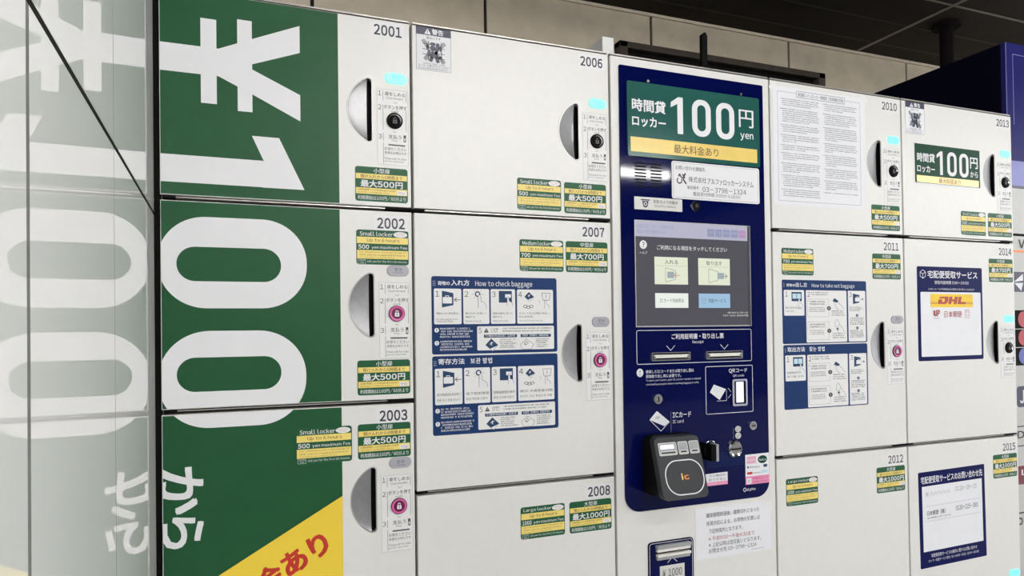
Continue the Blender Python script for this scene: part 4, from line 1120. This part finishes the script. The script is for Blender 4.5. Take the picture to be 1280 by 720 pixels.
# security camera label and the camera
d = Decal(PF - 0.0006)
d.prism(rr(0.8510, -0.3085, 0.9650, -0.2830, 0.0008, 2), PF - 0.0006, PF, 'label_grey')
d.rect(0.8660, -0.2900, 0.8870, -0.2875, 'warn_navy', 1)
d.poly([(0.8690, -0.2910), (0.8840, -0.2910), (0.8825, -0.2985)] + arc(0.8765, -0.2985, .0060, .0058, 0, -180, 8), 'warn_navy', 1)
d.poly(ell(0.8765, -0.2970, .0042, .0040, 14), 'label_grey', 2); d.poly(ell(0.8765, -0.2970, .0024, .0023, 12), 'warn_navy', 3)
d.text('防犯カメラ作動中', (0.8960, -0.2945, 0.9540, -0.2875), 'ink', 1, 0.010)
d.text('Security camera', (0.8970, -0.3030, 0.9480, -0.2970), 'ink', 1)
o = d.obj('security_camera_sign', KI, (0.908, PF, -0.296)); o['label'] = 'grey security camera sign'
q = MB()
q.cyl((0.9985, PF, -0.2950), (0.9985, PF - 0.0035, -0.2950), 0.0112, 'chrome', 28, 0.0100, caps=False)
q.face([(0.9985 + .0100 * math.cos(t), PF - .0035, -0.2950 + .0100 * math.sin(t)) for t in [-2 * math.pi * k / 28 for k in range(28)]][::-1], 'black')
q.cyl((0.9985, PF - .0036, -0.2950), (0.9985, PF - .0050, -0.2950), 0.0045, 'dark_plastic', 20, 0.0038)
o = q.obj('security_camera', KI, (0.9985, PF, -0.295))
# touch screen
q = MB()
x0, x1, z0, z1 = 0.8500, 1.1370, -0.5460, -0.3300
O = [(x0, z0), (x1, z0), (x1, z1), (x0, z1)]
I = [(x0 + .0018, z0 + .0025), (1.1300, z0 + .0025), (1.1300, z1 - .0015), (x0 + .0018, z1 - .0015)]
q2 = Decal(PF)
for i in range(4):
    j = (i + 1) % 4
    m = 'ink' if i == 1 else 'steel_rim'
    q2.face([(O[i][0], PF - .0012, O[i][1]), (O[j][0], PF - .0012, O[j][1]), (I[j][0], PF - .0012, I[j][1]), (I[i][0], PF - .0012, I[i][1])], m)
    q2.face([(O[i][0], PF - .0012, O[i][1]), (O[i][0], PF, O[i][1]), (O[j][0], PF, O[j][1]), (O[j][0], PF - .0012, O[j][1])], 'steel_rim')
q2.line((1.1362, z0), (1.1362, z1), .0012, 'steel_rim', 8)
sc = q2.obj('touch_screen', KI, (0.99, PF, -0.438))
d = Decal(PF - 0.0006)
d.rect(x0 + .0018, z0 + .0025, 1.1300, z1 - .0015, 'screen_dark', 0)
d.rect(x0 + .0018, -0.3630, 1.1300, z1 - .0015, 'screen_head', 1)
d.text('9月15日（日） 13時24分', (0.8555, -0.3460, 0.9420, -0.3380), 'screen_tab', 2)
d.text('第2000号機  時間貸ロッカー', (0.8555, -0.3570, 0.9250, -0.3490), 'screen_tab', 2)
for k in range(5):
    a = 1.0260 + k * .0202
    d.rect(a, -0.3572, a + .0180, -0.3410, 'screen_tab' if k < 4 else 'screen_tab_pink', 2)
    d.text(('English', '中文', '한국', '繁體', '戻る')[k], (a + .003, -0.3505, a + .0150, -0.3460), 'screen_head', 3)
d.poly(ell(0.8700, -0.3795, .0085, .0088, 20), 'screen_text', 1)
d.text('?', (0.8672, -0.3850, 0.8728, -0.3740), 'screen_dark', 2, 0.02)
d.text('ヘルプ', (0.8615, -0.3985, 0.8790, -0.3930), 'screen_text', 1)
d.text('ご利用になる項目をタッチしてください', (0.9020, -0.3885, 1.0760, -0.3790), 'screen_text', 1, 0.008)
for (a, b, zt_, zb_, m, t_) in ((0.8955, 0.9760, -0.4030, -0.4590, 'screen_button', '入れる'), (1.0020, 1.0825, -0.4030, -0.4590, 'screen_button', '取り出す'),
                                (0.8960, 0.9760, -0.4770, -0.5070, 'screen_button_white', 'ICカード残高照会'), (1.0020, 1.0820, -0.4770, -0.5070, 'screen_button_blue', '宅配サービス')):
    d.rect(a, zb_, b, zt_, m, 1)
    if m == 'screen_button':
        wd = .016 if t_ == '入れる' else .020
        cx = (a + b) / 2
        d.text(t_, (cx - wd, zt_ - .0145, cx + wd, zt_ - .0055), 'screen_ink', 2, 0.006)
        d.line((a + .004, zt_ - .0180), (b - .004, zt_ - .0180), .0005, 'screen_grey', 2)
        xx = a + .0260
        d.path([(xx, zb_ + .005), (xx + .024, zb_ + .0105), (xx + .024, zb_ + .0285), (xx, zb_ + .034)], .0007, 'screen_ink', 2, True)
        ox = .004 if t_ == '入れる' else .022
        d.rect(xx + ox, zb_ + .0130, xx + ox + .0165, zb_ + .0260, 'screen_grey', 3)
        tip, tail = (xx + .021, xx + .034) if t_ == '入れる' else (xx + .047, xx + .036)
        zc = zb_ + .0190; sg = 1 if tail > tip else -1
        am = 'courier_red' if t_ == '入れる' else 'screen_ink'
        d.line((tail, zc), (tip, zc), .0010, am, 4); d.line((tip, zc), (tip + sg * .006, zc + .005), .0010, am, 4); d.line((tip, zc), (tip + sg * .006, zc - .005), .0010, am, 4)
    else:
        zc = (zt_ + zb_) / 2
        if m == 'screen_button_blue': cube_mark(d, a + .0130, zc, .0065, 'screen_tab', 2); d.text(t_, (a + .0240, zc - .0042, b - .0110, zc + .0042), 'screen_ink', 2)
        else: d.text(t_, (a + .0110, zc - .0040, b - .0110, zc + .0040), 'screen_ink', 2)
d.text('お問い合わせ 03-3798-1324', (1.0750, -0.5190, 1.1290, -0.5150), 'screen_text', 1)
d.text('9:00〜18:00  第2000号機', (1.0630, -0.5250, 1.1290, -0.5210), 'screen_text', 1)
o = d.obj('display', sc, (0.99, PF, -0.438)); o['label'] = 'lit display with four touch buttons'
# two receipt slots
for x0, x1 in ((0.8845, 0.9780), (1.0175, 1.1115)):
    q = MB()
    zt_, zb_ = -0.5975, -0.6150
    O = rr(x0, zb_, x1, zt_, .0015, 3); I = rr(x0 + .003, zb_ + .003, x1 - .003, zt_ - .002, .001, 3)
    n = len(O)
    for i in range(n):
        j = (i + 1) % n
        q.face([(O[i][0], PF - .0030, O[i][1]), (O[j][0], PF - .0030, O[j][1]), (I[j][0], PF - .0030, I[j][1]), (I[i][0], PF - .0030, I[i][1])], 'chrome')
        q.face([(O[i][0], PF - .0030, O[i][1]), (O[i][0], PF, O[i][1]), (O[j][0], PF, O[j][1]), (O[j][0], PF - .0030, O[j][1])], 'chrome')
    q.face([(x, PF - .0006, z) for x, z in I], 'black')
    q.box((x0 + .005, PF - .0040, zb_ + .0058), (x1 - .005, PF - .0008, zt_ - .0048), 'cream_plastic', 0.0006)
    q.box((x0 + .004, PF - .0042, zb_ + .0040), (x0 + .009, PF - .0008, zt_ - .0070), 'chrome', 0.0004); q.box((x1 - .009, PF - .0042, zb_ + .0040), (x1 - .004, PF - .0008, zt_ - .0070), 'chrome', 0.0004)
    q.obj('receipt_slot', KI, ((x0 + x1) / 2, PF, -0.606))
# code reader window
q = MB()
O = rr(1.0810, -0.7155, 1.1200, -0.6585, .004, 4); I = rr(1.0855, -0.7110, 1.1155, -0.6625, .0025, 4); n = len(O)
for i in range(n):
    j = (i + 1) % n
    q.face([(O[i][0], PF - .0050, O[i][1]), (O[j][0], PF - .0050, O[j][1]), (I[j][0], PF - .0055, I[j][1]), (I[i][0], PF - .0055, I[i][1])], 'print_line')
    q.face([(O[i][0], PF - .0050, O[i][1]), (O[i][0], PF, O[i][1]), (O[j][0], PF, O[j][1]), (O[j][0], PF - .0050, O[j][1])], 'panel_navy')
    q.face([(I[i][0], PF - .0055, I[i][1]), (I[j][0], PF - .0055, I[j][1]), (I[j][0], PF - .0008, I[j][1]), (I[i][0], PF - .0008, I[i][1])], 'black')
q.face([(x, PF - .0008, z) for x, z in I], 'black')
q.box((1.0930, PF - .0030, -0.7085), (1.1120, PF - .0009, -0.6645), 'led_white', .0008)
q.obj('code_reader', KI, (1.1005, PF, -0.687))
# key locks and coin slot
def keylock(x, z, rad, name, slot_v=True):
    q = MB()
    q.cyl((x, PF, z), (x, PF - .0040, z), rad, 'chrome', 24, rad * .92)
    q.cyl((x, PF - .0040, z), (x, PF - .0052, z), rad * .62, 'steel', 20, rad * .56)
    a, b = (rad * .12, rad * .50) if slot_v else (rad * .50, rad * .12)
    q.box((x - a, PF - .0056, z - b), (x + a, PF - .0050, z + b), 'black')
    return q.obj(name, KI, (x, PF, z))
keylock(0.8977, -0.6915, 0.0108, 'key_lock'); keylock(1.1350, -0.7595, 0.0100, 'key_lock', False)
for z, ch in ((-0.7650, '¥'), (-0.7790, '¥')):
    d = Decal(PF - .0008); d.prism(ell(1.0972, z, .0074, .0066, 22), PF - .0008, PF, 'label_grey')
    d.line((1.0942, z - .0026), (1.1002, z + .0026), .0014, 'ink_grey', 1); d.path(ell(1.0972, z, .0052, .0046, 18), .0006, 'ink_grey', 1, True)
    d.obj('coin_mark', KI, (1.0972, PF, z))
q = MB(); x, z = 1.0875, -0.8065
prof = [(.0172, 0), (.0172, -.0030), (.0150, -.0060), (.0110, -.0035), (.0001, -.0028)]
for k in range(4):
    for i in range(28):
        a, b = 2 * math.pi * i / 28, 2 * math.pi * (i + 1) / 28
        (ra, ya), (rb, yb) = prof[k], prof[k + 1]
        m_ = 'chrome' if k < 3 else 'steel'
        q.face([(x + ra * math.cos(a), PF + ya, z + ra * 1.06 * math.sin(a)), (x + ra * math.cos(b), PF + ya, z + ra * 1.06 * math.sin(b)), (x + rb * math.cos(b), PF + yb, z + rb * 1.06 * math.sin(b)), (x + rb * math.cos(a), PF + yb, z + rb * 1.06 * math.sin(a))], m_)
q.box((x - .0125, PF - .0064, z - .0010), (x + .0125, PF - .0030, z + .0014), 'black')
q.obj('coin_slot', KI, (x, PF, z))
# card reader: wedge standing out further at its foot
cr_x0, cr_x1, cr_zt, cr_zb, ht, hb = 0.8620, 0.9680, -0.7620, -0.8800, 0.0350, 0.0700
slope = (hb - ht) / (cr_zt - cr_zb)
def RF(uu, vv, off=0.0):   # uu to the right, vv downwards on the slanted face
    z = cr_zt + (cr_zb - cr_zt) * vv
    nrm = Vector((0, -1, -slope)).normalized()
    p = Vector((cr_x0 + (cr_x1 - cr_x0) * uu, PF - (ht + (hb - ht) * vv), z)) + nrm * (-off) * -1
    return tuple(p)
def rruv(u0_, v0_, u1_, v1_, rad, n=6):
    W_, H_ = cr_x1 - cr_x0, math.hypot(cr_zt - cr_zb, hb - ht)
    P = rr(u0_ * W_, -v1_ * H_, u1_ * W_, -v0_ * H_, rad, n)
    return [(a / W_, -b / H_) for a, b in P]
q = MB()
o1 = rruv(0, 0, 1, 1, .012); o2 = rruv(.012, .010, .988, .990, .011)
n = len(o1)
q.face([RF(*p, 0.0025) for p in o2], 'dark_plastic')
for i in range(n):
    j = (i + 1) % n
    q.face([RF(*o1[i], 0), RF(*o1[j], 0), RF(*o2[j], 0.0025), RF(*o2[i], 0.0025)], 'dark_plastic')
    a, b = RF(*o1[i], 0), RF(*o1[j], 0)
    a2 = (a[0], a[1] + .012, a[2]); b2 = (b[0], b[1] + .012, b[2])
    q.face([a, a2, b2, b], 'dark_plastic')
    a3 = (a2[0], PF, a2[2]); b3 = (b2[0], PF, b2[2])
    q.face([a2, a3, b3, b2], 'black')
cr = q.obj('card_reader', KI, (0.915, PF, -0.821))
def rface(q, uv, off, m): q.face([RF(*p, off) for p in uv], m)
q = MB()
a, b = rruv(.115, .375, .955, .925, .030, 10), rruv(.137, .393, .933, .907, .0278, 10)
for i in range(len(a)):
    j = (i + 1) % len(a); q.face([RF(*a[i], .0031), RF(*a[j], .0031), RF(*b[j], .0031), RF(*b[i], .0031)], 'print_white')
o = q.obj('touch_ring', cr); o['label'] = 'white ring round the touch area'
for (ua, ub, m_) in ((.075, .470, 'led_white'), (.500, .715, 'grey_plastic'), (.745, .960, 'grey_plastic')):
    q = MB()
    a, b = rruv(ua, .090, ub, .295, .003, 4), rruv(ua + .012, .102, ub - .012, .283, .0025, 4)
    for i in range(len(a)):
        j = (i + 1) % len(a); q.face([RF(*a[i], .0031), RF(*a[j], .0031), RF(*b[j], .0031), RF(*b[i], .0031)], 'label_grey')
    rface(q, b, .0030, 'grey_plastic')
    if m_ == 'led_white': rface(q, rruv(ua + .04, .125, ub - .06, .190, .001, 2), .0034, 'led_white')
    a, b = rruv(ua + .025, .225, ub - .025, .275, .002, 4), rruv(ua + .04, .236, ub - .04, .264, .0015, 4)
    for i in range(len(a)):
        j = (i + 1) % len(a); q.face([RF(*a[i], .0034), RF(*a[j], .0034), RF(*b[j], .0034), RF(*b[i], .0034)], 'label_grey')
    rface(q, b, .0034, 'dark_plastic')
    q.obj('indicator', cr)
q = MB()
vs, fs, sub = glyphs('ic', 0.03)
ax, bx = min(v[0] for v in vs), max(v[0] for v in vs); az, bz = min(v[1] for v in vs), max(v[1] for v in vs)
for fa in fs:
    xm = sum(vs[i][0] for i in fa) / len(fa)
    q.face([RF(.455 + .170 * (vs[i][0] - ax) / (bx - ax), .690 - .100 * (vs[i][1] - az) / (bz - az), .0032 + .00004 * sub[i]) for i in fa], 'sticker_yellow' if xm < ax + (bx - ax) * .30 else 'orange')
o = q.obj('ic_mark', cr); o['label'] = 'small yellow and red ic mark'
# black ticket holder with a steel tongue beside the reader
q = MB()
q.cyl((1.0010, PF, -0.8000), (1.0010, PF - .0280, -0.8000), 0.0150, 'black', 20, .0130)
q.box((0.9960, PF - .0420, -0.8190), (1.0080, PF - .0060, -0.7860), 'black', .001)
q.box((1.0080, PF - .0430, -0.8200), (1.0140, PF - .0200, -0.7850), 'grey_plastic', .0012)
hl = q.obj('return_lever', KI, (1.0, PF, -0.80))
q = MB()
P = [(1.0030 + .0100 * math.cos(math.radians(t)), -0.7850 + .0055 * math.sin(math.radians(t))) for t in range(170, -1, -17)] + [(1.0130, -0.7910)]
for i in range(len(P) - 1): q.cyl((P[i][0], PF - .030, P[i][1]), (P[i + 1][0], PF - .030, P[i + 1][1]), .0012, 'chrome', 8)
o = q.obj('wire_hook', hl)
# two pink payment stickers
d = Decal(PF - .0003)
d.prism([(1.0120, -0.8790), (1.0680, -0.8790), (1.0680, -0.8530), (1.0120, -0.8540)], PF - .0003, PF, 'paper')
d.rect(1.0120, -0.8790, 1.0680, -0.8715, 'pink', 1)
d.text('つり銭切れ', (1.0200, -0.8610, 1.0640, -0.8560), 'ink', 1); d.text('おつりなし', (1.0200, -0.8690, 1.0640, -0.8640), 'ink', 1); d.text('ご利用ください', (1.0200, -0.8770, 1.0640, -0.8735), 'vinyl_white', 2)
o = d.obj('payment_sticker', KI, (1.04, PF, -0.866)); o['label'] = 'small white and pink sticker'
d = Decal(PF - .0003)
d.prism([(1.1150, -0.8855), (1.1785, -0.8855), (1.1785, -0.8210), (1.1150, -0.8215)], PF - .0003, PF, 'paper')
d.rect(1.1190, -0.8410, 1.1430, -0.8260, 'pink_pale', 1); d.text('PASMO', (1.1205, -0.8360, 1.1415, -0.8310), 'vinyl_white', 2, .02)
d.poly(ell(1.1605, -0.8340, .0125, .0085, 20), 'sign_green_dark', 1); d.text('Suica', (1.1510, -0.8370, 1.1700, -0.8315), 'vinyl_white', 2, .01)
d.poly(ell(1.1215, -0.8485, .0022, .0024, 10), 'sign_green_dark', 1); d.text('Kitaca', (1.1270, -0.8510, 1.1520, -0.8460), 'ink_grey', 1); d.rect(1.1630, -0.8510, 1.1730, -0.8450, 'icon_blue', 1)
d.rect(1.1190, -0.8640, 1.1330, -0.8590, 'red', 1); d.text('nimoca', (1.1350, -0.8635, 1.1550, -0.8595), 'ink_grey', 1); d.rect(1.1570, -0.8640, 1.1740, -0.8570, 'sky_pale', 1)
d.rect(1.1150, -0.8855, 1.1785, -0.8680, 'pink', 1)
d.text('交通系ICカード', (1.1330, -0.8755, 1.1740, -0.8705), 'ink_red', 2); d.text('ご利用になれます', (1.1330, -0.8835, 1.1760, -0.8785), 'ink_red', 2); d.poly(rr(1.1175, -0.8840, 1.1300, -0.8720, .002, 3), 'vinyl_white', 2); d.text('IC', (1.1205, -0.8810, 1.1270, -0.8755), 'ink', 3)
o = d.obj('payment_sticker', KI, (1.147, PF, -0.853)); o['label'] = 'white and pink sticker of accepted cards'
# banknote inlet
q = MB(); d = Decal(-0.0020)
d.prism(rr(0.8715, -1.1200, 0.9800, -0.9795, 0.008, 5), -0.0020, 0.0, 'panel_navy')
frame(d, 0.8725, -1.1190, 0.9790, -0.9805, 0.007, 0.0012, 'black', 1); frame(d, 0.8742, -1.1173, 0.9773, -0.9822, 0.006, 0.0009, W, 1)
d.rect(0.8980, -1.0620, 0.9570, -1.0300, 'label_grey', 1)
d.text('¥1000', (0.9040, -1.0530, 0.9510, -1.0375), 'ink', 2, 0.010)
d.path([(0.9165, -1.0250), (0.9280, -1.0150), (0.9395, -1.0250)], 0.0011, W, 1)
bi = d.obj('banknote_inlet', KI, (0.926, 0, -1.05)); bi['label'] = 'navy banknote inlet marked 1000 yen'
q = MB()
q.box((0.8880, -0.0120, -0.9930), (0.9690, -0.0015, -0.9860), 'grey_plastic', .001)
q.box((0.8890, -0.0100, -0.9995), (0.9680, -0.0015, -0.9935), 'cream_plastic', .001)
q.box((0.8890, -0.0040, -1.0035), (0.9680, -0.0015, -0.9995), 'black')
q.box((0.8890, -0.0120, -1.0090), (0.9680, -0.0015, -1.0038), 'cream_plastic', .001)
q.box((0.8890, -0.0080, -1.0160), (0.9680, -0.0015, -1.0095), 'grey_plastic', .001)
q.obj('note_mouth', bi)
# sheet with opening hours taped below the panel
d = Decal(-0.0002)
d.base([(0.9880, -1.0310), (1.1840, -1.0300), (1.1825, -0.9400), (1.1700, -0.9255), (0.9860, -0.9235)], 'paper', 2)
for i, (t_, m_, a, b, z) in enumerate((('鍵扉期間終過後、鍵票切れとなった', 'ink', 1.0140, 1.1520, -0.9360), ('係員対応による、お荷物の引渡しは', 'ink', 1.0140, 1.1530, -0.9530), ('下記時間内となります。', 'ink', 1.0200, 1.1070, -0.9695),
                                    ('※午前9:00〜午後4:30まで', 'ink_red', 1.0190, 1.1380, -0.9850), ('※上記以降は翌日扱いとなります。', 'ink', 1.0190, 1.1560, -0.9980), ('お問合せ先 03-3798-1324', 'ink', 1.0190, 1.1430, -1.0105))):
    d.text(t_, (a, z - .0095, b, z), m_, 3, 0.002)
d.line((1.1280, -1.0250), (1.1640, -1.0245), .0006, 'ink_grey', 3)
t = empty('paper_notice', (1.085, -0.0003, -1.0310), 'white paper notice with one line of red print taped below the navy kiosk panel', 'notice')
d.obj('sheet', t, (1.085, -0.0003, -0.977))
q = Decal(-0.0010); q.poly([(1.1600, -0.9260), (1.1850, -0.9240), (1.1870, -0.9480), (1.1780, -0.9480)], 'label_white', 1); q.obj('tape', t, (1.175, -0.001, -0.936))

# ------------------------------------------------------------------ things above and beside the lockers
# black flat aerial standing on the kiosk
t = empty('aerial', (1.1405, 0.150, 0.0018), 'black flat aerial standing upright on top of the kiosk', 'aerial')
q = MB(); q.box((1.1200, 0.130, 0.0018), (1.1610, 0.170, 0.0120), 'black', .002); q.obj('base', t)
q = MB(); q.prism([(1.1330, 0.010), (1.1480, 0.010), (1.1490, 0.145), (1.1450, 0.1530), (1.1400, 0.1530), (1.1340, 0.1480)], 0.145, 0.155, 'black', back=True); q.obj('blade', t)
# white junction box on the lockers
t = empty('junction_box', (0.844, 0.125, 0.0018), 'small white junction box on top of the lockers beside locker 2006', 'box')
q = MB(); q.box((0.8300, 0.080, 0.0018), (0.8580, 0.190, 0.0720), 'label_white', .002); q.obj('case', t)
q = MB(); q.box((0.8300, 0.190, 0.0018), (0.8580, 0.205, 0.0600), 'grey_plastic', .002); q.obj('back_plate', t)
# framed dark vent on the wall behind the kiosk
t = empty('wall_vent', (1.875, 0.985, 0.16), 'dark framed ventilation opening on the beige wall above the kiosk', 'vent')
q = MB()
vx0, vx1, vz0, vz1 = 1.390, 2.365, 0.160, 0.505
for a, b in (((vx0, vz0), (vx0 + .035, vz1)), ((vx1 - .035, vz0), (vx1, vz1)), ((vx0, vz1 - .024), (vx1, vz1)), ((vx0, vz0), (vx1, vz0 + .05))):
    q.box((a[0], 0.960, a[1]), (b[0], 0.999, b[1]), 'vent_frame', .003)
q.obj('frame', t)
q = MB(); q.box((vx0 + .03, 0.992, vz0 + .05), (vx1 - .03, 0.998, vz1 - .02), 'black'); q.obj('opening', t)
q = MB()
for k in range(11): q.box((vx0 + .05, 0.972, vz0 + .060 + k * .022), (vx1 - .05, 0.990, vz0 + .064 + k * .022), 'black')
q.obj('louvre', t)
# ceiling hanger behind the navy machine
t = empty('ceiling_hanger', (2.70, 0.68, 0.64), 'dark vertical hanger pole between the ceiling and the navy machine', 'pole')
q = MB(); q.cyl((2.70, 0.68, 0.2245), (2.70, 0.68, 0.636), 0.024, 'hanger_dark', 20); q.obj('pole', t)
q = MB(); q.cyl((2.70, 0.68, 0.625), (2.70, 0.68, 0.639), 0.050, 'hanger_dark', 24); q.obj('collar', t)

# tall navy machine past the right end of the row
MX0, MX1, MY, MZ = 2.0600, 2.8600, 0.0500, 0.2240
t = empty('service_machine', (2.46, 0.40, -1.80), 'tall navy service machine beyond the right end of the lockers', 'machine')
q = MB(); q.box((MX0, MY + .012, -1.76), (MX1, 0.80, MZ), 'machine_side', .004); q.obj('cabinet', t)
q = MB(); q.box((MX0 + .03, 0.10, -1.80), (MX1 - .03, 0.76, -1.76), 'black', .002); q.obj('base', t)
d = Decal(MY)
d.prism(rr(MX0, -1.76, MX1, MZ, .003, 3), MY, MY + .012, 'machine_navy')
d.line((MX0 + .002, MZ - .002), (MX0 + .002, -0.10), .0018, 'machine_line', 1)
d.path([(MX1, MZ - .030), (MX0 + .0300, MZ - .030), (MX0 + .0300, 0.0)], .0018, 'machine_line', 1)
d.obj('front', t, (2.46, MY, -0.6))
# printed fascia with the bands seen past the lockers
fd = Decal(MY)
def band(za, zb, m, L=1, xa=MX0, xb=MX1 - .0): fd.rect(xa, zb, xb, za, m, L)
band(-0.100, -0.168, 'machine_blue'); band(-0.168, -0.176, 'warn_navy'); band(-0.176, -1.70, 'machine_grey')
band(-0.300, -0.307, 'black', 2)
fd.text('Wi-Fi & SIM', (2.0960, -0.340, 2.42, -0.314), 'ink', 3, .02)
band(-0.345, -0.352, 'orange', 2); 
fd.rect(2.0700, -0.460, 2.80, -0.405, 'warn_navy', 2)
for k in range(8):
    x = 2.100 + k * .09
    fd.poly([(x - .026, -0.4325), (x + .012, -0.410), (x + .012, -0.4290)], 'print_white', 3); fd.poly([(x - .024, -0.4355), (x + .012, -0.4350), (x + .004, -0.4570)], 'print_white', 3)
fd.rect(2.0700, -0.663, 2.80, -0.510, 'black', 2)
for k in range(3):
    z = -0.535 - .0505 * k
    fd.rect(2.0700, z - .0275, 2.80, z - .0255, 'machine_grey', 3)
    for j in range(7): fd.poly(ell(2.1100 + j * .10, z, .022, .022, 22), 'machine_red' if k < 2 else 'machine_blue', 3)
fd.poly(rr(2.0760, -0.775, 2.30, -0.718, .010, 4), 'warn_navy', 2); fd.text('JCB', (2.0880, -0.765, 2.16, -0.728), 'print_white', 3, .02)
band(-0.826, -0.829, 'ink', 2); band(-0.879, -0.882, 'ink', 2)
fd.text('Discover', (2.0750, -0.860, 2.30, -0.838), 'ink', 2, .02)
fd.poly(rr(2.0740, -0.985, 2.34, -0.935, .004, 3), 'machine_maroon', 2); fd.text('LINE Pay', (2.0880, -0.965, 2.30, -0.945), 'print_white', 3, .02)
band(-1.060, -1.064, 'ink', 2)
fd.text('ovo', (2.0680, -1.095, 2.14, -1.074), 'ink', 2, .02)
fd.obj('fascia', t, (2.46, MY, -0.9))

bpy.context.view_layer.update()
